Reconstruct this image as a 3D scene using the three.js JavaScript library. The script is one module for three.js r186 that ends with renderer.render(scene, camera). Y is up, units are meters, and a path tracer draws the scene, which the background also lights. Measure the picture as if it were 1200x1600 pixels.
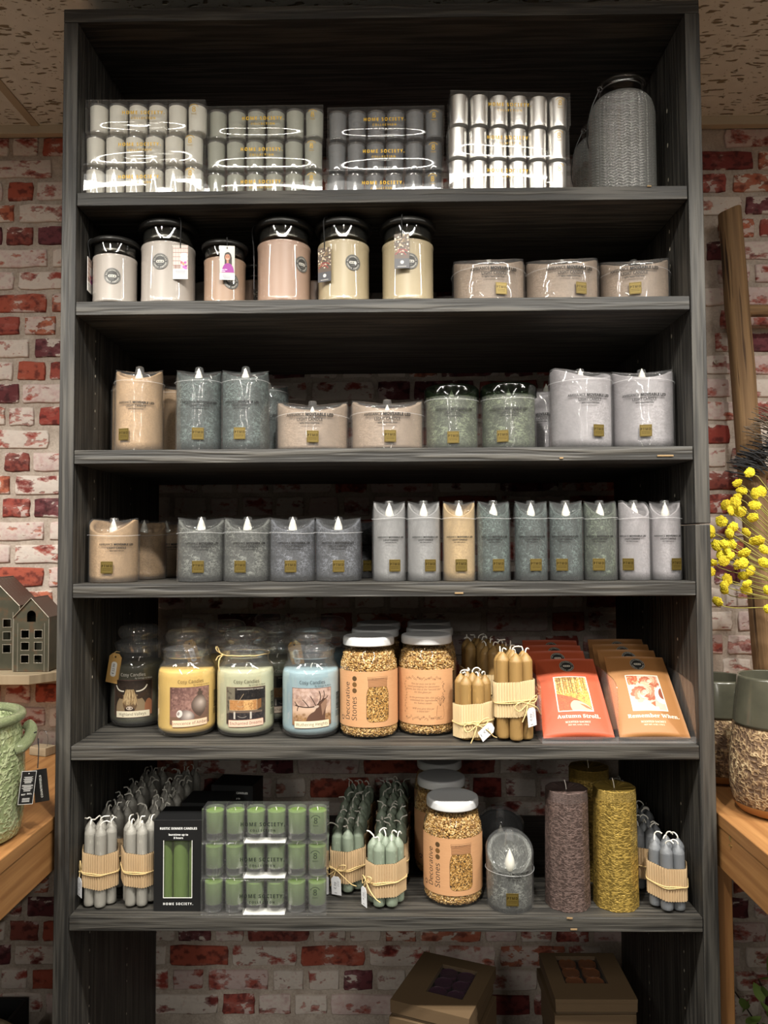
import * as THREE from 'three';
import { RoundedBoxGeometry } from 'three/addons/geometries/RoundedBoxGeometry.js';
import { mergeGeometries as mergeRaw } from 'three/addons/utils/BufferGeometryUtils.js';
import { RectAreaLightUniformsLib } from 'three/addons/lights/RectAreaLightUniformsLib.js';

// ---------------------------------------------------------------- camera, light, exposure
const scene = new THREE.Scene();
scene.background = new THREE.Color(0x000000);
const camera = new THREE.PerspectiveCamera(67.3, 1200 / 1600, 0.05, 20);
camera.rotation.order = 'YXZ';
camera.position.set(0.024, 1.5, 1.4133);
camera.rotation.set(0.0401, 0.0144, -0.0051);
camera.updateMatrixWorld(true);
const renderer = new THREE.WebGLRenderer({ antialias: true });
renderer.toneMapping = THREE.LinearToneMapping;
renderer.toneMappingExposure = 2.75;
renderer.shadowMap.enabled = true;
RectAreaLightUniformsLib.init();
const LAMP_MAIN = 18, LAMP_BACK = 30, LAMP_GLOW = 1.5, SPOT = 1.8;
const WARM = new THREE.Color().setRGB(1.0, 0.965, 0.89);

// ---------------------------------------------------------------- helpers
const V = (x, y, z) => new THREE.Vector3(x, y, z);
function rng(s) { return () => { s = (s + 0x6d2b79f5) | 0; let t = Math.imul(s ^ (s >>> 15), 1 | s); t = (t + Math.imul(t ^ (t >>> 7), 61 | t)) ^ t; return ((t ^ (t >>> 14)) >>> 0) / 4294967296; }; }
const PI = Math.PI, { sin, cos, max, min, abs, floor, sqrt, pow, round } = Math;
const clamp = (x, a = 0, b = 1) => min(b, max(a, x)), lerp = (a, b, t) => a + (b - a) * t;
const sstep = (a, b, x) => { const t = clamp((x - a) / (b - a)); return t * t * (3 - 2 * t); };
const taken = new Map();
function numbered(name) { const n = taken.get(name) ?? 0; taken.set(name, n + 1); return n ? name + '_' + String(n).padStart(3, '0') : name; }
function tag(o, label, category, group) { o.userData.label = label; o.userData.category = category; if (group) o.userData.group = group; return o; }
function thing(name, label, category, pos = [0, 0, 0], turn = 0, group) {
  const o = new THREE.Group(); o.name = numbered(name); o.position.set(...pos); o.rotation.y = turn; scene.add(o);
  return tag(o, label, category, group);
}
function copy(src, label, pos, turn = 0, group) {
  const o = src.clone(); o.name = numbered(src.name.replace(/_\d{3}$/, '')); o.position.set(...pos); o.rotation.y = turn; o.userData = { ...src.userData, label }; if (group) o.userData.group = group;
  scene.add(o); return o;
}
function part(parent, name, geo, mat, pos, rot, label) {
  const m = new THREE.Mesh(geo, mat); m.name = name; if (pos) m.position.set(...pos); if (rot) m.rotation.set(...rot); if (label) m.userData.label = label;
  parent.add(m); return m;
}
function struct(name) { const o = new THREE.Group(); o.name = name; o.userData.kind = 'structure'; scene.add(o); return o; }
const move = (g, x, y, z) => g.translate(x, y, z);
const lathe = (pts, seg = 40) => new THREE.LatheGeometry(pts.map(([r, y]) => new THREE.Vector2(max(r, 1e-5), y)), seg);
function tube(pts, r, seg = 16, rad = 6, closed = false) { return new THREE.TubeGeometry(new THREE.CatmullRomCurve3(pts.map((p) => V(...p)), closed), seg, r, rad, closed); }
const metreUV = (g, R) => { const p = g.attributes.position, u = g.attributes.uv; for (let i = 0; i < p.count; i++) u.setXY(i, u.getX(i) * 2 * Math.PI * R, p.getY(i)); return g; };
const rbox = (w, h, d, r = 0.002, s = 1) => new RoundedBoxGeometry(w, h, d, s, min(r, w / 2.1, h / 2.1, d / 2.1));
const mergeGeometries = (gs) => mergeRaw(gs.every((g) => g.index) ? gs : gs.map((g) => (g.index ? g.toNonIndexed() : g)));
// uv in metres, u along the grain
function grain(g, axis, ou = 0, ov = 0) {
  const p = g.attributes.position, n = g.attributes.normal, uv = new Float32Array(p.count * 2), o = [0, 1, 2].filter((a) => a !== axis);
  for (let i = 0; i < p.count; i++) {
    const c = [p.getX(i), p.getY(i), p.getZ(i)], m = [abs(n.getX(i)), abs(n.getY(i)), abs(n.getZ(i))];
    if (m[axis] > m[o[0]] && m[axis] > m[o[1]]) { uv[i * 2] = c[o[0]] * 0.25 + ou; uv[i * 2 + 1] = c[o[1]] + ov; continue; }
    uv[i * 2] = c[axis] + ou; uv[i * 2 + 1] = (m[o[0]] > m[o[1]] ? c[o[1]] : c[o[0]]) + (m[o[0]] > m[o[1]] ? 0.37 : 0) + ov;
  }
  g.setAttribute('uv', new THREE.BufferAttribute(uv, 2)); return g;
}
// bend a flat piece (x across, y up, facing +z) round a vertical cylinder of radius R, turned by angle a
function bend(g, R, a = 0, y0 = 0) {
  const p = g.attributes.position;
  for (let i = 0; i < p.count; i++) { const t = p.getX(i) / R + a, r = R + p.getZ(i); p.setXYZ(i, r * sin(t), p.getY(i) + y0, r * cos(t)); }
  g.computeVertexNormals(); return g;
}
// noise
const H = (x, y, s) => { let h = Math.imul(x | 0, 374761393) + Math.imul(y | 0, 668265263) + Math.imul(s | 0, 2147483647 ^ 0x5bd1e995); h = Math.imul(h ^ (h >>> 13), 1274126177); return ((h ^ (h >>> 16)) >>> 0) / 4294967296; };
function vn(x, y, s, px = 1e6, py = 1e6) {
  const ix = floor(x), iy = floor(y), fx = x - ix, fy = y - iy, u = fx * fx * (3 - 2 * fx), v = fy * fy * (3 - 2 * fy), m = (a, b) => ((a % b) + b) % b;
  const x0 = m(ix, px), x1 = m(ix + 1, px), y0 = m(iy, py), y1 = m(iy + 1, py);
  return lerp(lerp(H(x0, y0, s), H(x1, y0, s), u), lerp(H(x0, y1, s), H(x1, y1, s), u), v);
}
function fbm(x, y, s, px, py, oct = 4, g = 0.5) { let a = 1, t = 0, w = 0; for (let i = 0; i < oct; i++) { t += a * vn(x, y, s + i * 17, px, py); w += a; a *= g; x *= 2; y *= 2; px *= 2; py *= 2; } return t / w; }
function datatex(w, h, f, srgb = true) {
  const d = new Uint8Array(w * h * 4);
  for (let y = 0; y < h; y++) for (let x = 0; x < w; x++) { const c = f(x / w, y / h, x, y), o = (y * w + x) * 4; if (typeof c === 'number') d[o] = d[o + 1] = d[o + 2] = clamp(c, 0, 255); else { d[o] = clamp(c[0], 0, 255); d[o + 1] = clamp(c[1], 0, 255); d[o + 2] = clamp(c[2], 0, 255); } d[o + 3] = 255; }
  const t = new THREE.DataTexture(d, w, h); t.wrapS = t.wrapT = THREE.RepeatWrapping; t.magFilter = THREE.LinearFilter; t.minFilter = THREE.LinearMipmapLinearFilter; t.generateMipmaps = true;
  if (srgb) t.colorSpace = THREE.SRGBColorSpace; t.needsUpdate = true; return t;
}
function rep(t, a, b) { const c = t.clone(); c.repeat.set(a, b); c.needsUpdate = true; return c; }
function print(w, h, draw) { const c = document.createElement('canvas'); c.width = w; c.height = h; const x = c.getContext('2d'); draw(x, w, h); const t = new THREE.CanvasTexture(c); t.colorSpace = THREE.SRGBColorSpace; t.anisotropy = 8; return t; }
const mixc = (a, b, t) => [lerp(a[0], b[0], t), lerp(a[1], b[1], t), lerp(a[2], b[2], t)];
const Std = (o) => new THREE.MeshStandardMaterial(o), Phy = (o) => new THREE.MeshPhysicalMaterial(o);
const pane = (o = {}) => Phy({ color: 0xffffff, transmission: 1, thickness: 0, roughness: 0.03, ior: 1.5, side: THREE.DoubleSide, ...o });
const inkmat = (map, o = {}) => Std({ map, transparent: true, roughness: 0.6, side: THREE.DoubleSide, ...o });

// ---------------------------------------------------------------- shared textures and materials
const woodTex = datatex(1024, 512, (u, v) => {
  const wv = v + 0.018 * (fbm(u * 3, v * 4, 5, 3, 4, 3) - 0.5), a = fbm(u * 4, wv * 70, 11, 4, 70, 3), b = fbm(u * 8, wv * 160, 23, 8, 160, 2), c = fbm(u * 3, v * 5, 31, 3, 5, 3);
  const k = sstep(0.3, 0.72, a) * 0.6 + b * 0.3 + c * 0.25; return [44 + 84 * k, 43 + 82 * k, 42 + 77 * k];
});
const woodBump = datatex(1024, 512, (u, v) => { const wv = v + 0.018 * (fbm(u * 3, v * 4, 5, 3, 4, 3) - 0.5); return 255 * (sstep(0.3, 0.72, fbm(u * 4, wv * 70, 11, 4, 70, 3)) * 0.75 + fbm(u * 8, wv * 160, 23, 8, 160, 2) * 0.25); }, false);
const blackWood = Std({ map: rep(woodTex, 1.6, 2.2), bumpMap: rep(woodBump, 1.6, 2.2), bumpScale: 0.0014, roughness: 0.6, color: 0xa3a09b });
const oakTex = datatex(1024, 512, (u, v) => {
  const wv = v + 0.03 * (fbm(u * 2, v * 3, 41, 2, 3, 3) - 0.5), a = fbm(u * 3, wv * 60, 43, 3, 60, 3), b = fbm(u * 10, wv * 190, 47, 10, 190, 2), c = fbm(u * 2, v * 3, 51, 2, 3, 2);
  return mixc([126, 82, 44], [186, 138, 86], clamp(a * 0.7 + b * 0.25 + c * 0.3 - 0.12));
});
const oak = Std({ map: rep(oakTex, 1.5, 2), roughness: 0.5, bumpMap: rep(oakTex, 1.5, 2), bumpScale: 0.0004 });
const crinkle = datatex(256, 256, (u, v) => 255 * (0.6 * fbm(u * 6, v * 6, 61, 6, 6, 3) + 0.4 * pow(abs(fbm(u * 10, v * 10, 67, 10, 10, 2) - 0.5) * 2, 0.6)), false);
const film = pane({ bumpMap: rep(crinkle, 2, 1), bumpScale: 0.0011, roughness: 0.05, ior: 1.5, transmission: 0.965 });
const boxFilm = pane({ roughness: 0.02, ior: 1.5, transmission: 0.982 });
const glass = pane({ roughness: 0.02, ior: 1.52 });
const cordBlack = Std({ color: 0x161616, roughness: 0.8 }), wickMat = Std({ color: 0xe9e5da, roughness: 0.9 }), twineMat = Std({ color: 0xd9bd85, roughness: 0.95 });
const whiteCard = Std({ color: 0xe8e6e0, roughness: 0.7 }), blackCard = Std({ color: 0x0d0d0e, roughness: 0.55 });
const waxTex = datatex(512, 512, (u, v) => {
  const wx = u * 16 + 1.6 * fbm(u * 6, v * 6, 71, 6, 6, 2), wy = v * 44 + 2.4 * fbm(u * 6, v * 6, 73, 6, 6, 2), n = fbm(wx, wy, 79, 16, 44, 3), m = fbm(u * 26, v * 30, 87, 26, 30, 2);
  const ridge = max(pow(1 - min(1, abs(n - 0.5) * 8), 1.6), 0.8 * pow(1 - min(1, abs(m - 0.5) * 9), 2)), c = fbm(u * 50, v * 60, 83, 50, 60, 2), big = fbm(u * 3, v * 3, 89, 3, 3, 3); return 205 + 34 * ridge * sstep(0.3, 0.7, big) + 18 * (c - 0.5) + 40 * (big - 0.5);
});
const waxBump = waxTex;
const waxDeep = datatex(512, 512, (u, v) => {
  const wx = u * 12 + 1.8 * fbm(u * 6, v * 6, 271, 6, 6, 2), wy = v * 30 + 2.6 * fbm(u * 6, v * 6, 273, 6, 6, 2), n = fbm(wx, wy, 279, 12, 30, 3), m = fbm(u * 20, v * 22, 287, 20, 22, 2);
  const ridge = max(pow(1 - min(1, abs(n - 0.5) * 11), 1.2), 0.75 * pow(1 - min(1, abs(m - 0.5) * 14), 1.3)), c = fbm(u * 50, v * 60, 283, 50, 60, 2); const big = fbm(u * 5, v * 7, 289, 5, 7, 3); return 112 + 112 * ridge * (0.35 + 0.65 * sstep(0.3, 0.7, big)) + 20 * (c - 0.5) + 40 * (big - 0.5);
});
const waxes = new Map();
function rustic(hex, scale = 3, deep = false) { const k = hex + '_' + scale, tx = deep ? waxDeep : waxTex; if (!waxes.has(k)) waxes.set(k, Phy({ color: hex, map: rep(tx, scale, scale * 0.7), bumpMap: rep(tx, scale, scale * 0.7), bumpScale: 0.0006, roughness: 0.6 })); return waxes.get(k); }

// ---------------------------------------------------------------- setting: back wall of bricks
const wallBack = struct('wall_back');
const WZ = -0.535;
const mortarTex = datatex(512, 512, (u, v) => { const n = fbm(u * 12, v * 12, 91, 12, 12, 4), m = fbm(u * 90, v * 90, 93, 90, 90, 2); return mixc([156, 141, 128], [212, 199, 186], clamp(n * 0.8 + m * 0.5 - 0.2)); });
const mortar = Std({ map: rep(mortarTex, 3, 3), bumpMap: rep(mortarTex, 3, 3), bumpScale: 0.003, roughness: 0.95 });
part(wallBack, 'mortar', grain(new THREE.BoxGeometry(5.5, 2.8, 0.15), 0), mortar, [0, 1.4, WZ - 0.075]);
// atlas of brick faces: 8 x 12 cells; rows 0-1 plain red, 2 dark, 3 orange, 4-7 half washed, 8-11 mostly whitewashed
const BC = 8, BR = 12;
const brickF = (u, v) => {
  const cx = floor(u * BC), cy = floor(v * BR), fx = u * BC - cx, fy = v * BR - cy, s = cx * 31 + cy * 57 + 101, r = H(cx, cy, 7), r2 = H(cx, cy, 9);
  const kind = cy < 2 ? 0 : cy < 3 ? 1 : cy < 4 ? 2 : cy < 8 ? 3 : 4;
  let base = kind === 1 ? mixc([92, 36, 38], [112, 58, 64], r) : kind === 2 ? mixc([184, 100, 72], [176, 104, 84], r) : r < 0.55 ? mixc([148, 60, 50], [160, 78, 66], r2) : r < 0.8 ? mixc([124, 52, 48], [140, 74, 62], r2) : [168, 82, 62];
  const g = fbm(fx * 12, fy * 4.4, s + 3, 1e6, 1e6, 4); base = mixc(base, [base[0] * 0.66, base[1] * 0.6, base[2] * 0.62], sstep(0.45, 0.75, g));
  const lo = fbm(fx * 4.2 + r * 9, fy * 2.2 + r2 * 9, s + 11, 1e6, 1e6, 5, 0.62), edge = 1 - min(min(fx, 1 - fx) * 2.6, min(fy, 1 - fy)) * 5;
  const th = [0.74, 0.68, 0.56, 0.44, 0.34][kind] - 0.2 * clamp(edge) * (0.3 + lo), w = sstep(th, th + 0.035, lo), cr = fbm(fx * 18, fy * 7, s + 23, 1e6, 1e6, 3);
  const white = mixc(mixc([212, 200, 190], [228, 220, 208], cr), [206, 182, 178], sstep(0.5, 0.75, r2 * 0.6 + cr * 0.5) * 0.8);
  const thin = kind > 2 ? 0.55 * sstep(th - 0.16, th, lo) : 0.2 * sstep(th - 0.2, th, lo);
  return { c: mixc(mixc(base, white, thin), white, w * (0.9 - 0.25 * sstep(0.6, 0.8, cr))), h: w * 0.5 + 0.5 * g };
};
const brickTex = datatex(2048, 1536, (u, v) => brickF(u, v).c), brickBump = datatex(1024, 768, (u, v) => 255 * brickF(u, v).h, false);
const brickMat = Std({ map: brickTex, bumpMap: brickBump, bumpScale: 0.0022, roughness: 0.88 });
function brickGeo(w, h, cell, seed) {
  const R = rng(seed), cx = cell % BC, cy = floor(cell / BC), out = [], pts = 14, j = 0.0019, d = 0.012;
  for (const [x, y] of [[-1, -0.75], [-0.95, -1], [-0.4, -1], [0.15, -1], [0.65, -1], [0.97, -0.95], [1, -0.3], [1, 0.4], [0.96, 0.98], [0.4, 1], [-0.1, 1], [-0.6, 1], [-0.97, 0.94], [-1, 0.1]]) out.push([x * w / 2 + (R() - 0.5) * 2 * j, y * h / 2 + (R() - 0.5) * 2 * j]);
  const P = [], U = [], I = [], f = 0.92, uvOf = (x, y) => [(cx + 0.03 + 0.94 * clamp((x + 0.08) / 0.16)) / BC, (cy + 0.03 + 0.94 * clamp((y + h / 2) / h)) / BR];
  const tilt = [(R() - 0.5) * 0.012, (R() - 0.5) * 0.02], lift = R() * 0.0025;
  const put = (x, y, z) => { P.push(x, y, z); U.push(...uvOf(x, y)); };
  put(0, 0, d * 0.45 + lift);
  for (const [x, y] of out) put(x * (1 - 0.003 / (w / 2)), y * (1 - 0.0035 / (h / 2)), d * 0.45 + lift + x * tilt[0] + y * tilt[1]);
  for (const [x, y] of out) put(x, y, d * 0.45 - 0.003);
  for (const [x, y] of out) put(x, y, -d);
  const n = out.length;
  for (let i = 0; i < n; i++) { const a = 1 + i, b = 1 + (i + 1) % n; I.push(0, a, b, a, a + n, b, b, a + n, b + n, a + n, a + 2 * n, b + n, b + n, a + 2 * n, b + 2 * n); }
  const g = new THREE.BufferGeometry(); g.setAttribute('position', new THREE.Float32BufferAttribute(P, 3)); g.setAttribute('uv', new THREE.Float32BufferAttribute(U, 2)); g.setIndex(I); g.computeVertexNormals(); return g;
}
{
  const R = rng(77), kinds = { R: [0, 16], D: [16, 24], O: [24, 32], M: [32, 64], W: [64, 96] };
  const cellOf = (k) => { const [a, b] = kinds[k]; return a + floor(R() * (b - a)); };
  const pitch = 0.0587, y0 = 2.533, list = [], gap = 0.0115;
  // rows seen beside the bookcase: x of both ends and the kind, from the top row down, the wall repeats itself every twelve rows
  const L = [[[-1.02, -0.975, 'M'], [-0.963, -0.899, 'M'], [-0.886, -0.80, 'R']], [[-1.05, -0.862, 'M'], [-0.85, -0.76, 'W']], [[-1.05, -0.99, 'W'], [-0.974, -0.91, 'R'], [-0.898, -0.80, 'W']], [[-1.03, -0.958, 'O'], [-0.945, -0.80, 'M']], [[-1.06, -0.99, 'D'], [-0.978, -0.907, 'R'], [-0.896, -0.80, 'D']], [[-1.03, -0.871, 'W'], [-0.857, -0.77, 'W']],
    [[-1.05, -0.957, 'W'], [-0.943, -0.80, 'M']], [[-1.0, -0.87, 'R'], [-0.857, -0.78, 'O']], [[-1.03, -0.942, 'R'], [-0.928, -0.846, 'O'], [-0.835, -0.76, 'M']], [[-1.02, -0.914, 'M'], [-0.902, -0.79, 'D']], [[-1.05, -0.957, 'W'], [-0.942, -0.873, 'R'], [-0.86, -0.78, 'R']], [[-1.05, -0.94, 'D'], [-0.93, -0.80, 'W']]];
  const Rr = [[[0.77, 0.86, 'W'], [0.873, 1.0, 'M']], [[0.80, 0.946, 'R'], [0.96, 1.05, 'O']], [[0.76, 0.876, 'R'], [0.893, 1.02, 'O']], [[0.79, 0.913, 'W'], [0.924, 1.0, 'D']], [[0.77, 0.84, 'W'], [0.853, 0.945, 'O'], [0.958, 1.02, 'R']], [[0.75, 0.81, 'W'], [0.823, 0.89, 'D'], [0.905, 1.04, 'W']],
    [[0.76, 0.838, 'W'], [0.85, 0.93, 'M'], [0.943, 1.03, 'M']], [[0.77, 0.866, 'W'], [0.88, 1.02, 'W']], [[0.74, 0.84, 'M'], [0.853, 0.98, 'M']], [[0.74, 0.825, 'M'], [0.838, 0.91, 'M'], [0.925, 1.05, 'D']], [[0.78, 0.887, 'W'], [0.9, 1.0, 'W']], [[0.76, 0.873, 'W'], [0.886, 1.02, 'M']],
    [[0.74, 0.886, 'M'], [0.9, 1.0, 'R']], [[0.73, 0.872, 'R'], [0.885, 1.0, 'W']]];
  const pick = () => { const t = R(); return t < 0.2 ? 'R' : t < 0.28 ? 'D' : t < 0.35 ? 'O' : t < 0.66 ? 'M' : 'W'; };
  for (let k = 0; k < 38; k++) {
    const y = y0 - k * pitch, l = L[k % 12], r = Rr[k % 14];
    if (k > 0 || true) for (const b of [...l, ...r]) list.push([b[0], b[1], y, b[2]]);
    let x = max(...l.map((b) => b[1])) + gap; const end = min(...r.map((b) => b[0])) - gap;
    while (end - x > 0.02) { let w = k % 2 ? (R() < 0.75 ? 0.142 + R() * 0.02 : 0.078) : (R() < 0.8 ? 0.066 + R() * 0.014 : 0.15); if (end - x - w < 0.05) w = min(end - x, 0.158); list.push([x, x + w, y, pick()]); x += w + gap; }
  }
  const v = V(0, 0, 0), seen = ([a, b, y]) => {
    v.set((a + b) / 2, y, WZ).project(camera); const px = 600 + v.x * 600, py = 800 - v.y * 800;
    if (px < -40 || px > 1240 || py < 180 || py > 1640) return 0;
    if (px < 110 || px > 1095) return 3; if (py > 1440 && px > 225 && px < 985) return 3;
    if (px > 235 && px < 975) return (py > 740 && py < 800) || (py > 930 && py < 990) || (py > 1180 && py < 1290) || (py > 575 && py < 660) ? 2 : 1;
    return 0;
  };
  const geos = new Map(), loose = []; let n = 0;
  const order = list.map((b) => [seen(b), b]).filter((e) => e[0] > 0).sort((p, q) => q[0] - p[0]);
  for (const [, [a, b, y, kind]] of order) {
    const w = round((b - a) * 200) / 200, c = cellOf(kind), key = w + '_' + c; if (!geos.has(key)) geos.set(key, brickGeo(w, 0.0475, c, c * 13 + round(w * 1000)));
    if (n++ < 296) part(wallBack, 'brick', geos.get(key), brickMat, [(a + b) / 2, y, WZ]);
    else loose.push(geos.get(key).clone().translate((a + b) / 2, y, WZ));
  }
  if (loose.length) { const m = part(wallBack, 'brickwork', mergeGeometries(loose), brickMat); m.userData.kind = 'stuff'; }
}
// the rest of the room
const plaster = Std({ color: 0x5c5852, roughness: 0.9 }), floorMat = Std({ map: rep(woodTex, 1.2, 1.5), color: 0xd8d4cc, roughness: 0.6 });
const RD = 8.2; // depth of the shop
part(struct('wall_left'), 'wall_panel', new THREE.BoxGeometry(0.12, 2.8, RD), plaster, [-2.76, 1.4, RD / 2 - 0.6]);
part(struct('wall_right'), 'wall_panel', new THREE.BoxGeometry(0.12, 2.8, RD), plaster, [2.76, 1.4, RD / 2 - 0.6]);
part(struct('wall_front'), 'wall_panel', new THREE.BoxGeometry(5.6, 2.8, 0.12), plaster, [0, 1.4, RD - 0.6]);
{ const f = struct('floor'); for (let i = 0; i < 48; i++) part(f, 'plank', grain(rbox(5.4, 0.05, 0.168, 0.002), 0, i * 0.37, i * 0.11), floorMat, [0, -0.025, -0.45 + i * 0.17]); }
const CY = 2.575;
const tileTex = datatex(1024, 1024, (u, v) => {
  const n = fbm(u * 30, v * 30, 121, 30, 30, 2), fis = fbm(u * 30 + 1.2 * fbm(u * 20, v * 20, 127, 20, 20, 2), v * 110 + 3 * fbm(u * 12, v * 12, 129, 12, 12, 2), 131, 30, 110, 2), hole = fbm(u * 130, v * 130, 137, 130, 130, 1);
  const k = max(sstep(0.70, 0.75, fis), 0.6 * sstep(0.88, 0.95, hole)); return mixc(mixc([220, 218, 210], [232, 230, 222], n), [136, 122, 100], k);
});
const tileBump = datatex(512, 512, (u, v) => { const fis = fbm(u * 30 + 1.2 * fbm(u * 20, v * 20, 127, 20, 20, 2), v * 110 + 3 * fbm(u * 12, v * 12, 129, 12, 12, 2), 131, 30, 110, 2); return 255 - 220 * sstep(0.70, 0.75, fis); }, false);
const tileMat = Std({ map: tileTex, bumpMap: tileBump, bumpScale: 0.003, roughness: 0.95 }), railMat = Std({ color: 0xb5a68e, roughness: 0.6 });
{
  const c = struct('ceiling'); part(c, 'slab', new THREE.BoxGeometry(5.6, 0.1, RD), plaster, [0, CY + 0.085, RD / 2 - 0.6]);
  const g = rbox(1.186, 0.018, 0.586, 0.004); const p = g.attributes.position, uv = new Float32Array(p.count * 2); for (let i = 0; i < p.count; i++) { uv[i * 2] = p.getX(i) / 0.6; uv[i * 2 + 1] = p.getZ(i) / 0.6; } g.setAttribute('uv', new THREE.BufferAttribute(uv, 2));
  for (let i = -1; i < 4; i++) for (let k = 0; k < 14; k++) part(c, 'ceiling_tile', g, tileMat, [-0.895 - 0.6 + i * 1.2 , CY + 0.012, -0.535 + 0.3 + k * 0.6]);
  for (let i = -1; i < 4; i++) part(c, 'ceiling_rail', rbox(0.022, 0.012, 8.1, 0.001), railMat, [-0.895 + i * 1.2, CY + 0.006, 3.52]);
  for (let k = 1; k < 14; k++) part(c, 'ceiling_rail', rbox(5.4, 0.011, 0.022, 0.001), railMat, [0, CY + 0.0057, -0.535 + k * 0.6]);
  const t = struct('trim_1'); part(t, 'wall_angle', rbox(5.4, 0.022, 0.022, 0.001), Std({ color: 0xc9bca4, roughness: 0.6 }), [0, CY - 0.008, -0.52]);
}
// ceiling lamps: long tubes that run along the shelving, with a second row further back in the shop
function ceilingLamp(label, x, z, len, L, along = false) {
  const t = thing('ceiling_light', label, 'ceiling light', [x, CY - 0.005, z], along ? PI / 2 : 0);
  part(t, 'housing', rbox(len + 0.06, 0.03, 0.11, 0.004), Std({ color: 0xd8d6d0, roughness: 0.5 }), [0, -0.015, 0]);
  part(t, 'diffuser', rbox(len, 0.014, 0.07, 0.005), Std({ color: 0xffffff, emissive: WARM, emissiveIntensity: LAMP_GLOW, roughness: 0.6 }), [0, -0.034, 0]);
  const l = new THREE.RectAreaLight(WARM, L, len, 0.06); l.name = 'tube_glow'; l.position.set(0, -0.045, 0); l.rotation.x = -PI / 2; t.add(l);
}
ceilingLamp('long white tube light on the ceiling in front of the shelves, over the green pot', -1.25, 0.7, 1.15, LAMP_MAIN);
ceilingLamp('long white tube light on the ceiling in front of the middle of the bookcase', 0, 0.7, 1.15, LAMP_MAIN);
ceilingLamp('long white tube light on the ceiling in front of the shelves, over the stoneware vases', 1.25, 0.7, 1.15, LAMP_MAIN);
// spotlights between the tubes and the shelves, aimed at the middle shelves
[-1.35, -0.62, 0.0, 0.62, 1.35].forEach((x, i) => {
  const t = thing('spotlight', `white ceiling spotlight aimed at the shelves, ${['first', 'second', 'third', 'fourth', 'fifth'][i]} of the row from the pot side`, 'spotlight', [x, CY, 0.8]), aim = V(x * 0.72 - x, 1.12 - CY, -0.15 - 0.8).normalize(), at = V(0, -0.09, 0), white = Std({ color: 0xd8d6d0, roughness: 0.45 });
  const q = new THREE.Quaternion().setFromUnitVectors(V(0, -1, 0), aim);
  part(t, 'base_plate', lathe([[0, -0.012], [0.03, -0.012], [0.032, -0.009], [0.032, 0], [0, 0]], 28), white); part(t, 'arm', tube([[0, -0.01, 0], [0, -0.05, 0.004], [0, -0.085, 0]], 0.006, 10, 8), white);
  const h = part(t, 'lamp_head', lathe([[0, 0.05], [0.028, 0.05], [0.034, 0.045], [0.036, -0.045], [0.032, -0.045], [0.03, -0.03], [0, -0.03]], 32), white, at.toArray()); h.quaternion.copy(q);
  const g = part(t, 'lens', lathe([[0, -0.034], [0.0285, -0.034], [0.029, -0.031], [0, -0.031]], 28), Std({ color: 0xffffff, emissive: WARM, emissiveIntensity: LAMP_GLOW * 2 }), at.toArray()); g.quaternion.copy(q);
  const l = new THREE.SpotLight(WARM, SPOT, 0, 0.72, 1, 2); l.name = 'spot_beam'; l.position.copy(at.clone().addScaledVector(aim, 0.05)); l.target.position.copy(at.clone().addScaledVector(aim, 1)); l.shadow.radius = 1.5; t.add(l); t.add(l.target);
});
[[-1.05, 'green pot side'], [1.05, 'vase side']].forEach(([x, w]) => [2.45, 4.05, 5.65].forEach((z, i) => ceilingLamp(`white ceiling tube light behind the viewer, ${['nearest', 'middle', 'farthest'][i]} one on the ${w}`, x, z, 1.5, LAMP_BACK, true)));

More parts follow.
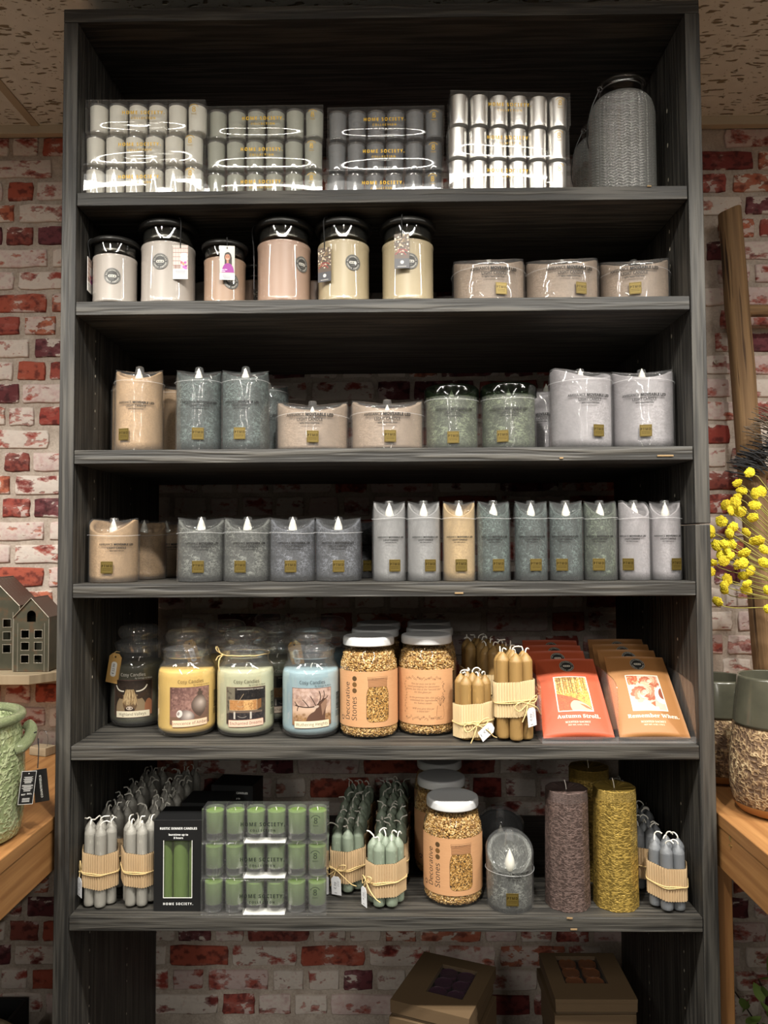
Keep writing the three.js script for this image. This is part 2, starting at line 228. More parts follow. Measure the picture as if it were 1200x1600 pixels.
// ---------------------------------------------------------------- bookcase
const S = [0, 2.1617, 1.9539, 1.6749, 1.427, 1.1314, 0.8265, 0.235];
{
  const b = thing('bookcase', 'tall bookcase of black stained boards standing against the brick wall', 'bookcase');
  const side = (x, y0, y1, z1, label) => { const h = y1 - y0; part(b, 'side_panel', grain(rbox(0.028, h, 0.52, 0.002), 1, x * 3 + y0, x), blackWood, [x, (y0 + y1) / 2, z1 - 0.26], null, label); };
  side(-0.586, 0, 2.4905, 0); side(0.586, 0, 1.5305, 0, 'lower side board under the crack'); side(0.5862, 1.5325, 2.4905, 0.0012, 'upper side board above the crack');
  for (let i = 0; i < 3; i++) part(b, 'top_board', grain(rbox(1.2, 0.026, 0.1725, 0.0015), 0, i * 0.7, i * 0.21), blackWood, [0, 2.5037, -0.0865 - i * 0.1735]);
  for (let k = 1; k < 8; k++) {
    const s = new THREE.Group(); s.name = 'shelf'; s.position.set(0, S[k] - 0.013, 0); b.add(s);
    for (let i = 0; i < 3; i++) part(s, 'plank', grain(rbox(1.1425, 0.026, 0.1722, 0.0018), 0, k * 0.83 + i * 0.41, k * 0.173 + i * 0.31), blackWood, [0, 0, -0.087 - i * 0.1733 + (i ? 0 : 0.0008)]);
  }
  const raw = Std({ color: 0xcfc6b4, roughness: 0.9 }), holes = [];
  for (const sx of [-1, 1]) for (const z of [-0.1, -0.31]) for (let y = 0.4; y < 2.4; y += 0.035) { if (H(round(y * 1000), sx, round(z * 100)) < 0.25) continue; const g = new THREE.ConeGeometry(0.0022 + 0.0012 * H(round(y * 999), sx, 3), 0.0006, 7); g.rotateZ(-sx * -PI / 2); g.rotateX(H(round(y * 777), 2, 3) * 3); g.scale(1, 1.5, 1); g.translate(sx * 0.5719, y, z); holes.push(g); }
  const hm = part(b, 'peg_hole', mergeGeometries(holes), raw); hm.userData.kind = 'stuff';
  // splinters where the stain has chipped off the front edges
  for (const [x, y, w] of [[0.34, 0.806, 0.012], [0.335, 0.8255, 0.007], [0.33, 0.8258, 0.005], [0.52, 1.657, 0.03], [0.33, 1.654, 0.007], [0.5, 2.1605, 0.008], [0.14, 1.4075, 0.016]]) part(b, 'chip', rbox(w, 0.0032, 0.0016, 0.0007), Std({ color: 0x8f7654, roughness: 0.9 }), [x, y, 0.0012]);
}

// ---------------------------------------------------------------- votive candles in clear boxes
const ORD = ['first', 'second', 'third', 'fourth', 'fifth', 'sixth', 'seventh', 'eighth', 'ninth'];
const sans = (c, px, w = '') => { c.font = `${w} ${px}px sans-serif`.trim(); };
function spaced(c, text, x, y, gap, align = 'center') { const ws = [...text].map((ch) => c.measureText(ch).width + gap), W = ws.reduce((a, b) => a + b, 0) - gap; let p = align === 'center' ? x - W / 2 : align === 'right' ? x - W : x; c.textAlign = 'left'; [...text].forEach((ch, i) => { c.fillText(ch, p, y); p += ws[i]; }); }
const societyArt = (color) => print(1024, 256, (c) => {
  c.fillStyle = color; sans(c, 42, 'bold'); spaced(c, 'HOME SOCIETY.', 500, 122, 5); sans(c, 26, 'bold'); spaced(c, 'COLLECTION', 500, 166, 6);
  sans(c, 66, ''); c.textAlign = 'center'; c.fillText('8', 940, 100); sans(c, 17, ''); c.fillText('hours', 940, 124); c.strokeStyle = color; c.lineWidth = 4; c.beginPath(); c.arc(940, 76, 42, PI * 1.15, PI * 1.85); c.stroke();
});
const goldArt = societyArt('#d8b62c'), darkArt = societyArt('#15200f');
const goldInk = Std({ map: goldArt, transparent: true, metalness: 0.3, roughness: 0.4, color: 0xfff0c0 }), darkInk = inkmat(darkArt);
const BW = 0.229, BH = 0.0622, BD = 0.043;
function wavy(w, h, seed, amp) {
  const g = new THREE.PlaneGeometry(w, h, 60, 20), p = g.attributes.position;
  for (let i = 0; i < p.count; i++) { const x = p.getX(i), y = p.getY(i), e = sstep(0, 0.2, 0.5 - abs(x / w)) * sstep(0, 0.3, 0.5 - abs(y / h)); p.setZ(i, amp * e * ((fbm(x * 9 + 50, y * 20 + 50, seed, 1e6, 1e6, 1) - 0.5) * 2.2 + 1.1 * (1 - pow(2 * y / h, 2)))); }
  g.computeVertexNormals(); return g;
}
const boxShells = [0, 1, 2, 3, 4].map((s) => {
  const f = wavy(BW, BH, 201 + s * 7, 0.0009 + 0.0002 * s), P = (w, h) => new THREE.PlaneGeometry(w, h), out = [f.translate(0, BH / 2, BD / 2)];
  out.push(P(BW, BH).translate(0, BH / 2, -BD / 2), P(BD, BH).rotateY(PI / 2).translate(BW / 2, BH / 2, 0), P(BD, BH).rotateY(-PI / 2).translate(-BW / 2, BH / 2, 0), P(BW, BD).rotateX(-PI / 2).translate(0, BH, 0), P(BW, BD).rotateX(PI / 2).translate(0, 0.0004, 0));
  return mergeGeometries(out);
});
const divider = new THREE.PlaneGeometry(BD - 0.001, BH - 0.003).rotateY(PI / 2).translate(0, BH / 2, 0);
const seam = rbox(BW, 0.0012, 0.0012, 0.0003), seamMat = pane({ color: 0xffffff, roughness: 0.15 });
const printGeo = new THREE.PlaneGeometry(BW * 0.98, BW * 0.245);
function candleBox(label, group, pos, turn, shell, ink, insert) {
  const t = thing('clear_box', label, 'plastic box', pos, turn, group);
  part(t, 'shell', boxShells[shell], boxFilm);
  for (let i = 1; i < 6; i++) part(t, 'divider', divider, boxFilm, [-BW / 2 + i * BW / 6, 0, 0]);
  part(t, 'edge', seam, seamMat, [0, BH, BD / 2]); part(t, 'edge', seam, seamMat, [0, 0.001, BD / 2]);
  part(t, 'lettering', printGeo, ink, [0, BH * 0.5, BD / 2 + 0.0032]);
  if (insert) part(t, 'card', rbox(BW * 0.33, 0.0008, BD * 0.6, 0.0003), whiteCard, [0, 0.0011, BD * 0.18]);
  return t;
}
const VR = 0.0179, VH = 0.0568;
const cupGeo = lathe([[0, 0], [VR * 0.9, 0], [VR * 0.93, 0.002], [VR * 0.95, 0.01], [VR, VH], [VR * 0.94, VH], [VR * 0.88, 0.0125], [0, 0.0105]], 28);
const votiveWax = lathe([[0, 0.0125], [VR * 0.86, 0.0132], [VR * 0.925, VH * 0.9], [VR * 0.86, VH * 0.915], [VR * 0.3, VH * 0.905], [0, VH * 0.91]], 28);
const fullWax = lathe([[0, 0.002], [VR * 0.88, 0.0022], [VR * 0.93, 0.006], [VR * 0.965, VH * 0.93], [VR * 0.9, VH * 0.945], [VR * 0.3, VH * 0.935], [0, VH * 0.94]], 28);
const votiveWick = tube([[0, VH * 0.9, 0], [0.0004, VH * 0.95, 0.0003], [0.0022, VH * 1.0, 0.0012]], 0.0009, 6, 5);
const silverCup = lathe([[0, 0], [VR * 0.93, 0], [VR * 0.97, 0.0015], [VR * 0.98, 0.01], [VR * 1.02, VH * 0.98], [VR * 1.0, VH], [VR * 0.94, VH], [VR * 0.88, 0.0125], [0, 0.0105]], 28);
const cupGlass = pane({ roughness: 0.03, ior: 1.8, transmission: 0.95 });
const votiveKinds = {
  cream: { wax: Phy({ color: 0xdedacd, roughness: 0.5 }), cup: cupGlass, words: 'cream votive candle in clear glass' },
  sage: { wax: Phy({ color: 0xabac9d, roughness: 0.5 }), cup: cupGlass, words: 'pale grey green votive candle in clear glass' },
  smoke: { wax: Phy({ color: 0x6e7072, roughness: 0.35 }), cup: cupGlass, words: 'smoke grey votive candle in dark glass' },
  silver: { wax: Phy({ color: 0xd8d6d0, roughness: 0.5 }), cup: Std({ color: 0xe4e2de, metalness: 1, roughness: 0.3 }), words: 'votive candle in silver glass' },
  green: { wax: Phy({ color: 0x5f7d2a, roughness: 0.45 }), cup: cupGlass, words: 'grass green votive candle in clear glass' },
};
const votiveSource = {};
function votive(kind, label, group, pos, turn) {
  if (votiveSource[kind]) return copy(votiveSource[kind], label, pos, turn, group);
  const k = votiveKinds[kind], t = thing('votive_candle', label, 'votive candle', pos, turn, group);
  part(t, 'glass_cup', kind === 'silver' ? silverCup : cupGeo, k.cup); part(t, 'wax', kind === 'green' || kind === 'silver' ? votiveWax : fullWax, k.wax); part(t, 'wick', votiveWick, wickMat);
  return (votiveSource[kind] = t);
}
function boxStack(kind, stackWords, x, z, yBase, turn, rows, ink, insert) {
  const w3 = ['bottom', 'middle', 'top'], R = rng(kind.length * 97 + kind.charCodeAt(0));
  rows.forEach(([dx, dz, dturn], i) => {
    const y = yBase + 0.0004 + i * (BH + 0.0012), a = turn + dturn, px = x + dx, pz = z - BD / 2 + dz;
    candleBox(`clear plastic box of six ${stackWords} votive candles, ${w3[i]} one of its stack`, 'clear boxes of votive candles', [px, y, pz], a, (i * 2 + kind.length) % 5, ink, insert);
    for (let k = 0; k < 6; k++) { const lx = -BW / 2 + (k + 0.5) * BW / 6; votive(kind, `${votiveKinds[kind].words}, ${ORD[k]} from left in the ${w3[i]} box`, 'votive candles in clear boxes', [px + lx * cos(a), y + 0.0018, pz - lx * sin(a)], R() * 6.28); }
  });
}
boxStack('cream', 'cream', -0.4568, -0.018, S[1], 0, [[0.001, 0, 0.004], [0.0005, -0.001, 0], [0.006, -0.004, 0.02]], goldInk);
boxStack('sage', 'grey green', -0.2275, -0.044, S[1], 0, [[0, 0, 0], [0, 0.001, 0.01], [0.002, -0.003, 0]], goldInk);
boxStack('smoke', 'smoke grey', 0.0085, -0.054, S[1], 0, [[-0.002, 0, 0], [0, -0.002, 0], [0.002, -0.002, -0.01]], goldInk);
boxStack('silver', 'silver', 0.2425, -0.012, S[1], 0.06, [[0, 0, 0], [0, 0, 0.01], [0.003, 0, 0.01]], goldInk);
boxStack('green', 'green', -0.2182, -0.004, S[6], 0, [[0, 0, 0], [0, -0.004, 0], [0.001, -0.003, 0]], darkInk, true);

// ---------------------------------------------------------------- ribbed glass lantern jars on the top shelf
const ribGlass = pane({ color: 0xdcdcd8, roughness: 0.07, transmission: 0.76, ior: 2.1 });
function ribbedBody(R, h) {
  const prof = (t) => { const y = 0.001 + t * (h * 0.885 - 0.001); return [y < 0.008 ? lerp(R * 0.9, R, sqrt(max(0, y / 0.008))) : y < h * 0.7 ? R : R * (0.66 + 0.34 * sqrt(max(0, 1 - pow((y - h * 0.7) / (h * 0.187), 2)))), y]; }, cols = 24, A = 8, N = cols * A, M = 300, P = [], U = [], I = [];
  for (let j = 0; j <= M; j++) { const [r, y] = prof(j / M), fade = sstep(0.004, 0.012, y) * sstep(h * 0.885, h * 0.82, y); for (let i = 0; i <= N; i++) { const a = i / N * 2 * PI, k = (i % A) / A, z = abs(k - 0.5) * 2, q = 0.5 - 0.5 * cos(2 * PI * (y / 0.0056 + z * 0.8)); const rr = r + fade * 0.002 * (q * sstep(0, 0.3, 1 - abs(k - 0.5) * 1.96) - 0.5 * (k === 0 ? 1 : 0)); P.push(rr * sin(a), y, rr * cos(a)); U.push(i / N, j / M); } }
  for (let j = 0; j < M; j++) for (let i = 0; i < N; i++) { const a = j * (N + 1) + i, c = a + N + 1; I.push(a, a + 1, c, c, a + 1, c + 1); }
  const g = new THREE.BufferGeometry(); g.setAttribute('position', new THREE.Float32BufferAttribute(P, 3)); g.setAttribute('uv', new THREE.Float32BufferAttribute(U, 2)); g.setIndex(I); g.computeVertexNormals(); return g;
}
const wireMat = Std({ color: 0x8d8d8d, metalness: 1, roughness: 0.35 });
function lanternJar(label, pos, s, turn, swing) {
  const t = thing('lantern_jar', label, 'glass jar', pos, turn, 'ribbed glass lantern jars'), R = 0.0635 * s, h = 0.252 * s;
  part(t, 'body', ribbedBody(R, h), ribGlass); part(t, 'base', lathe([[0, 0.0012], [R * 0.9, 0.0012]], 40), glass);
  part(t, 'neck', lathe([[R * 0.66, h * 0.885], [R * 0.64, h * 0.92], [R * 0.64, h * 0.975], [R * 0.7, h * 0.985], [R * 0.7, h], [R * 0.62, h]], 48), glass);
  part(t, 'rim', new THREE.TorusGeometry(R * 0.7, 0.0035 * s, 8, 48).rotateX(PI / 2), glass, [0, h * 0.992, 0]);
  part(t, 'wire_band', new THREE.TorusGeometry(R * 0.665, 0.0012, 6, 48).rotateX(PI / 2), wireMat, [0, h * 0.955, 0]);
  for (const sx of [-1, 1]) part(t, 'wire_loop', new THREE.TorusGeometry(0.005, 0.001, 6, 14), wireMat, [sx * (R * 0.665 + 0.005), h * 0.955, 0]);
  const a = R * 0.665 + 0.006, pts = []; for (let i = 0; i <= 12; i++) { const q = PI * i / 12, r = R * 1.9; pts.push([-cos(q) * lerp(a, R * 1.22, pow(sin(q), 0.8)), h * 0.955 - r * sin(q) * 0.95, sin(q) * R * 1.12]); }
  part(t, 'handle', tube(pts, 0.0011, 40, 6), wireMat);
  return t;
}
lanternJar('tall clear glass jar with herringbone ribs and a wire handle beside silver boxes', [0.4815, S[1] + 0.0005, -0.1], 0.985, PI + 0.25, 0.09);
lanternJar('ribbed glass jar with wire handle half hidden behind the tall front jar', [0.4835, S[1] + 0.0005, -0.25], 0.97, PI + 0.3, 0.07);

// ---------------------------------------------------------------- screw-lid jar candles on the second shelf
const badgeArt = print(256, 256, (c) => {
  c.fillStyle = '#3a3936'; c.beginPath(); c.arc(128, 128, 126, 0, 7); c.fill(); c.strokeStyle = '#b9b6ae'; c.lineWidth = 3; c.beginPath(); c.arc(128, 128, 119, 0, 7); c.stroke();
  c.fillStyle = '#c4c1b8'; sans(c, 31, 'bold'); c.textAlign = 'center'; c.textBaseline = 'middle';
  const ring = (s, a0, a1, r, flip) => [...s].forEach((ch, i) => { const a = a0 + (a1 - a0) * (i / (s.length - 1)); c.save(); c.translate(128 + r * sin(a), 128 - r * cos(a)); c.rotate(flip ? a + PI : a); c.fillText(ch, 0, 0); c.restore(); });
  ring('BRIDGEWATER', -1.35, 1.35, 95, false); ring('CANDLE COMPANY', PI + 1.35, PI - 1.35, 97, true);
  c.beginPath(); c.roundRect(62, 106, 132, 44, 22); c.fill(); c.fillStyle = '#3a3936'; for (const x of [92, 128, 164]) { c.beginPath(); c.arc(x, 132, 11, PI, 0); c.lineTo(x + 11, 138); c.lineTo(x - 11, 138); c.fill(); }
  c.fillStyle = '#c4c1b8'; sans(c, 13); c.fillText('EST. 1998', 128, 176);
});
const badgeMat = Std({ map: badgeArt, roughness: 0.5 });
const tagLines = (c, y0, n, color = '#555') => { c.fillStyle = color; const R = rng(n * 31 + y0); for (let i = 0; i < n; i++) { const w = 70 + R() * 60; c.fillRect(90 - w / 2, y0 + i * 15, w, 6); } };
const tagArts = {
  crates: print(180, 420, (c) => {
    c.fillStyle = '#d8c8bd'; c.fillRect(0, 0, 180, 300); c.strokeStyle = '#8a5648'; c.lineWidth = 6; for (let y = 40; y < 300; y += 52) { c.beginPath(); c.moveTo(0, y); c.lineTo(180, y); c.stroke(); } c.lineWidth = 4; for (let x = 12; x < 180; x += 20) { c.beginPath(); c.moveTo(x, 0); c.lineTo(x, 300); c.stroke(); }
    c.fillStyle = '#6e4438'; for (let x = 8; x < 90; x += 14) c.fillRect(x, 250, 9, 40); c.fillStyle = '#e9e5e2'; c.beginPath(); c.roundRect(92, 96, 80, 110, 24); c.fill(); for (const [x, y, k] of [[96, 205, '#c04a6a'], [118, 220, '#e08a5a'], [140, 205, '#b33e9a'], [100, 245, '#d6a2c0'], [124, 262, '#c23aa6'], [150, 250, '#8a2b86'], [146, 280, '#d24cb0']]) { c.fillStyle = k; c.beginPath(); c.arc(x + 8, y + 10, 16, 0, 7); c.fill(); }
    c.fillStyle = '#eeece7'; c.fillRect(0, 300, 180, 120); tagLines(c, 318, 6);
  }),
  portrait: print(180, 420, (c) => {
    c.fillStyle = '#dcdad2'; c.fillRect(0, 0, 180, 340); const g = c.createLinearGradient(0, 0, 180, 340); g.addColorStop(0, '#e8e6df'); g.addColorStop(1, '#a9a79a'); c.fillStyle = g; c.fillRect(0, 0, 180, 340);
    c.fillStyle = '#2c2019'; c.beginPath(); c.ellipse(98, 140, 44, 62, 0, 0, 7); c.fill(); c.fillRect(60, 140, 86, 110); c.fillStyle = '#93268a'; c.beginPath(); c.moveTo(24, 330); c.quadraticCurveTo(36, 216, 96, 214); c.quadraticCurveTo(164, 216, 172, 330); c.fill();
    c.fillStyle = '#b47a5c'; c.beginPath(); c.ellipse(94, 142, 31, 40, 0, 0, 7); c.fill(); c.fillRect(82, 176, 26, 40); c.fillStyle = '#33201a'; c.beginPath(); c.arc(82, 134, 4, 0, 7); c.arc(106, 134, 4, 0, 7); c.fill(); c.strokeStyle = '#f2e6df'; c.lineWidth = 5; c.beginPath(); c.arc(94, 152, 14, 0.4, 2.7); c.stroke();
    c.fillStyle = '#2c2019'; c.beginPath(); c.ellipse(94, 104, 34, 20, 0, PI, 0); c.fill(); c.fillStyle = '#fff'; sans(c, 18, 'bold'); c.textAlign = 'left'; c.fillText('meet the', 12, 300); c.fillText('maker', 12, 320); c.fillStyle = '#efede8'; c.fillRect(0, 340, 180, 80); tagLines(c, 352, 4);
  }),
  berries: print(180, 420, (c) => {
    c.fillStyle = '#5a4a3e'; c.fillRect(0, 0, 180, 420); const R = rng(5); for (let i = 0; i < 130; i++) { c.fillStyle = ['#8a6f52', '#b9a78c', '#3f352c', '#d8cdb8', '#6d5a3a'][i % 5]; c.beginPath(); c.arc(R() * 180, R() * 250, 3 + R() * 11, 0, 7); c.fill(); } c.strokeStyle = '#8a2420'; c.lineWidth = 12; for (const [a, b, d, e] of [[10, 250, 70, 210], [70, 230, 140, 260], [40, 200, 160, 215]]) { c.beginPath(); c.moveTo(a, b); c.quadraticCurveTo((a + d) / 2, b - 30, d, e); c.stroke(); }
    c.fillStyle = '#47464a'; c.fillRect(0, 300, 180, 120); c.fillStyle = '#d8d4cb'; c.beginPath(); c.arc(92, 345, 22, 0, 7); c.fill(); sans(c, 15, 'bold'); c.textAlign = 'center'; c.fillText('BRIDGEWATER', 90, 402);
  }),
};
const tagMats = Object.fromEntries(Object.entries(tagArts).map(([k, t]) => [k, Std({ map: t, roughness: 0.45 })]));
const tagGeo = () => { const g = new THREE.BoxGeometry(0.0285, 0.066, 0.0007); const uv = g.attributes.uv; for (let i = 0; i < uv.count; i++) if (i < 16) uv.setXY(i, 0.5, 0.04); return g; };
const lidMat = Std({ color: 0x2a2927, metalness: 0.55, roughness: 0.34 }), plugMat = Std({ color: 0x55544f, metalness: 0.85, roughness: 0.22 });
function jarCandle(label, x, z, R, h, waxHex, badgeAt, badgeY, tagOf) {
  const t = thing('jar_candle', label, 'jar candle', [x, S[2] + 0.0004, z], 0, 'screw lid jar candles on the second shelf'), r = R * 0.965;
  part(t, 'jar', lathe([[0, 0.001], [R * 0.86, 0.001], [R * 0.96, 0.003], [R, 0.009], [R * 0.99, 0.015], [R * 0.965, h * 0.105], [R * 0.985, h * 0.13], [R * 0.962, h * 0.15], [R * 0.962, h * 0.69], [R * 0.985, h * 0.71], [R * 0.998, h * 0.735], [R * 0.97, h * 0.76], [R * 0.93, h * 0.775], [R * 0.93, h * 0.915]], 56), glass);
  part(t, 'wax', lathe([[0, 0.007], [R * 0.92, 0.007], [R * 0.965, 0.013], [R * 0.945, h * 0.1], [R * 0.957, h * 0.13], [R * 0.945, h * 0.15], [R * 0.945, h * 0.69], [R * 0.965, h * 0.72], [R * 0.95, h * 0.745], [0, h * 0.735]], 48), Phy({ color: waxHex, roughness: 0.42 }));
  const lid = part(t, 'lid', lathe([[0, h * 0.915], [R * 1.0, h * 0.915], [R * 1.05, h * 0.925], [R * 1.075, h * 0.95], [R * 1.06, h * 0.978], [R * 1.0, h * 0.995], [R * 0.6, h], [0, h]], 56), lidMat);
  part(lid, 'stopper', lathe([[0, h * 0.79], [R * 0.86, h * 0.79], [R * 0.885, h * 0.8], [R * 0.885, h * 0.914], [0, h * 0.914]], 40), plugMat);
  part(t, 'badge', bend(new THREE.CircleGeometry(0.0155, 36), r * 1.003, badgeAt, badgeY), badgeMat);
  if (tagOf) {
    const [kind, a, ty, out, yaw] = tagOf, rr = R + out, tx = rr * sin(a), tz = rr * cos(a), top = ty + 0.033;
    part(t, 'hang_tag', tagGeo(), tagMats[kind], [tx, ty, tz], [0, a + yaw, 0]);
    const e = R * 1.08; part(t, 'cord', tube([[R * 0.7 * sin(a), h + 0.0012, R * 0.7 * cos(a)], [e * 0.97 * sin(a), h + 0.001, e * 0.97 * cos(a)], [(e + 0.003) * sin(a), h * 0.955, (e + 0.003) * cos(a)], [(rr * 0.5 + e * 0.5 + 0.001) * sin(a), lerp(h * 0.93, top, 0.6), (rr * 0.5 + e * 0.5 + 0.001) * cos(a)], [tx, top - 0.006, tz]], 0.0012, 24, 6), cordBlack);
  }
  return t;
}
const CREAM = 0xafa69d, BLUSH = 0xa68a78, HONEY = 0xaa9b7d;
jarCandle('small cream candle in a glass jar with black lid, at the shelf end', -0.523, -0.07, 0.0435, 0.137, CREAM, 0.22, 0.058, ['crates', -1.12, 0.066, 0.0035, -0.35]);
jarCandle('tall cream candle in a black lidded jar, photo tag on a black cord', -0.4225, -0.0855, 0.0545, 0.1715, CREAM, -0.02, 0.087, ['crates', 0.66, 0.0865, 0.006, -0.62]);
jarCandle('small tan candle jar with black lid and a tag showing a woman in purple', -0.3096, -0.083, 0.0425, 0.133, 0xa48872, 0.52, 0.052, ['portrait', 0.3, 0.083, 0.008, -0.2]);
jarCandle('tall blush pink candle in a glass jar with black lid, white tag at its side', -0.1926, -0.0845, 0.0545, 0.1715, BLUSH, 0.86, 0.084, ['berries', -1.42, 0.073, 0.004, 0]);
jarCandle('tall honey coloured candle jar with berry tag, beside the blush pink one', -0.0746, -0.0835, 0.0528, 0.1705, HONEY, 0.43, 0.082, ['berries', -0.62, 0.078, 0.005, 0.2]);
jarCandle('tall honey coloured candle jar with a berry tag hanging above its badge', 0.0517, -0.083, 0.0528, 0.1700, HONEY, 0.08, 0.082, ['berries', -0.2, 0.098, 0.0075, 0.1]);
jarCandle('small cream jar candle standing behind the tall cream one', -0.372, -0.235, 0.0452, 0.137, 0xa59b90, 1.2, 0.058);
jarCandle('tan jar candle standing behind the small tan and the blush jars', -0.268, -0.225, 0.0452, 0.137, BLUSH, 1.2, 0.058, ['berries', 0.25, 0.045, 0.004, 0]);
jarCandle('blush jar candle standing behind the gap of the two tallest middle jars', -0.145, -0.235, 0.0452, 0.137, BLUSH, 1.2, 0.058);

// ---------------------------------------------------------------- LED candles in clear wrap
const ledArt = print(1024, 320, (c) => {
  c.fillStyle = c.strokeStyle = '#0e0b09'; c.lineWidth = 2.5; sans(c, 70); const a = c.measureText('AMBIANCE ').width; sans(c, 70, 'bold'); const b = c.measureText('MOVEABLE LED').width, k = min(1, 1000 / (a + b)), f = 70 * k, x = 512 - (a + b) * k / 2, put = (t, px, y) => { c.fillText(t, px, y); c.strokeText(t, px, y); };
  c.textAlign = 'left'; sans(c, f); c.lineWidth = 3.2; put('AMBIANCE ', x, 90); sans(c, f, 'bold'); c.lineWidth = 5.5; put('MOVEABLE LED', x + a * k, 90); c.lineWidth = 3.6; c.textAlign = 'center'; sans(c, f); put('LIGHT CANDLE', 512, 178); sans(c, 32); c.lineWidth = 2; put('WITH TIMER FUNCTION', 512, 236);
});
const ledInk = inkmat(ledArt);
const goldArtSmall = print(128, 128, (c) => { c.fillStyle = '#94844c'; c.fillRect(0, 0, 128, 128); c.strokeStyle = '#4f431c'; c.lineWidth = 3; c.strokeRect(7, 7, 114, 114); c.fillStyle = '#3f3210'; sans(c, 36, 'bold'); spaced(c, 'PTMD', 64, 62, 4); c.fillRect(18, 76, 92, 3); sans(c, 13, 'bold'); spaced(c, 'COLLECTION', 64, 98, 1); });
const goldLabel = Std({ map: goldArtSmall, color: 0xc4bca8, metalness: 0.5, roughness: 0.4 });
const darkWrap = pane({ color: 0x7d877b, roughness: 0.08 }), seamFilm = pane({ roughness: 0.25, transmission: 0.8, ior: 1.5 });
const flameMat = Phy({ color: 0xf4f1e6, roughness: 0.5, transmission: 0.35, thickness: 0 });
function ledBody(r, h, dip, seed, slant) {
  const N = 56, P = [], U = [], I = [], rim = (a) => h - dip * (slant ? 0.5 + 0.5 * cos(a) : pow(max(0, cos(a)), 1.15)) - 0.002 * (fbm(a * 1.6 + 30, seed, 9, 1e6, 1e6, 2) - 0.5) - dip * 0.1 * (1 - abs(sin(a)));
  const rows = [];
  for (let k = 0; k <= 7; k++) rows.push((a) => { const y = rim(a) * k / 7; return [r * (1 - (k === 0 ? 0.015 : 0)) + 0.0007 * (fbm(a * 3 + 9, y * 50, seed + 3, 1e6, 1e6, 2) - 0.5), k === 7 ? y - 0.001 : y]; });
  rows.push((a) => [r * 0.965, rim(a) + 0.0006], (a) => [r * 0.86, rim(a)], (a) => [r * 0.8, rim(a) - 0.004], (a) => [r * 0.72, lerp(rim(a), h - dip - 0.012, 0.75)], () => [r * 0.5, h - dip - 0.014], () => [0.0001, h - dip - 0.014]);
  rows.forEach((f, k) => { for (let i = 0; i <= N; i++) { const a = i / N * 2 * PI - PI, [q, y] = f(a); P.push(q * sin(a), y, q * cos(a)); U.push(i / N, y * 3.2 + (k > 7 ? 0.03 * (k - 7) : 0)); } });
  for (let k = 0; k < rows.length - 1; k++) for (let i = 0; i < N; i++) { const a = k * (N + 1) + i, b = a + N + 1; I.push(a, a + 1, b, b, a + 1, b + 1); }
  P.push(0, 0, 0); U.push(0.5, 0); const c = P.length / 3 - 1; for (let i = 0; i < N; i++) I.push(c, i + 1, i);
  const g = new THREE.BufferGeometry(); g.setAttribute('position', new THREE.Float32BufferAttribute(P, 3)); g.setAttribute('uv', new THREE.Float32BufferAttribute(U, 2)); g.setIndex(I); g.computeVertexNormals(); return g;
}
function ledFilm(r, h, dip, nub, seed, slant) {
  const N = 72, P = [], U = [], I = [], rows = [], rim = (a) => h - dip * (slant ? 0.45 + 0.45 * cos(a) : 0.92 * pow(max(0, cos(a)), 1.2));
  const q = (a, y) => r * 1.03 + 0.0012 + 0.0013 * (fbm(a * 1.5 + 40, y * 9 + seed, seed, 1e6, 1e6, 2) - 0.4) + 0.0007 * pow(abs(sin(a * 3.5 + seed)), 8) - 0.003 * pow(sstep(0.82, 1, y / h), 2);
  for (let k = 0; k <= 10; k++) rows.push((a) => { const y = 0.001 + (rim(a) - 0.001) * k / 10; return [q(a, y), y]; });
  for (const s of [0.985, 0.93, 0.8, 0.6, 0.4, 0.22]) rows.push((a) => [r * 1.03 * s, lerp(rim(a) + 0.0022, h - dip * 0.4 + 0.004, 1 - s) + 0.0016 * (fbm(a * 3 + 7, s * 9, seed + 8, 1e6, 1e6, 2) - 0.5)]);
  rows.push(() => [0.009, h - dip * 0.3 + nub * 0.4], () => [0.0075, h + nub * 0.8], () => [0.004, h + nub], () => [0.0001, h + nub]);
  rows.forEach((f) => { for (let i = 0; i <= N; i++) { const a = i / N * 2 * PI - PI, [w, y] = f(a); P.push(w * sin(a), y, w * cos(a)); U.push(i / N, y * 4); } });
  for (let k = 0; k < rows.length - 1; k++) for (let i = 0; i < N; i++) { const a = k * (N + 1) + i, b = a + N + 1; I.push(a, a + 1, b, b, a + 1, b + 1); }
  const g = new THREE.BufferGeometry(); g.setAttribute('position', new THREE.Float32BufferAttribute(P, 3)); g.setAttribute('uv', new THREE.Float32BufferAttribute(U, 2)); g.setIndex(I); g.computeVertexNormals(); return g;
}
let ledSeed = 300;
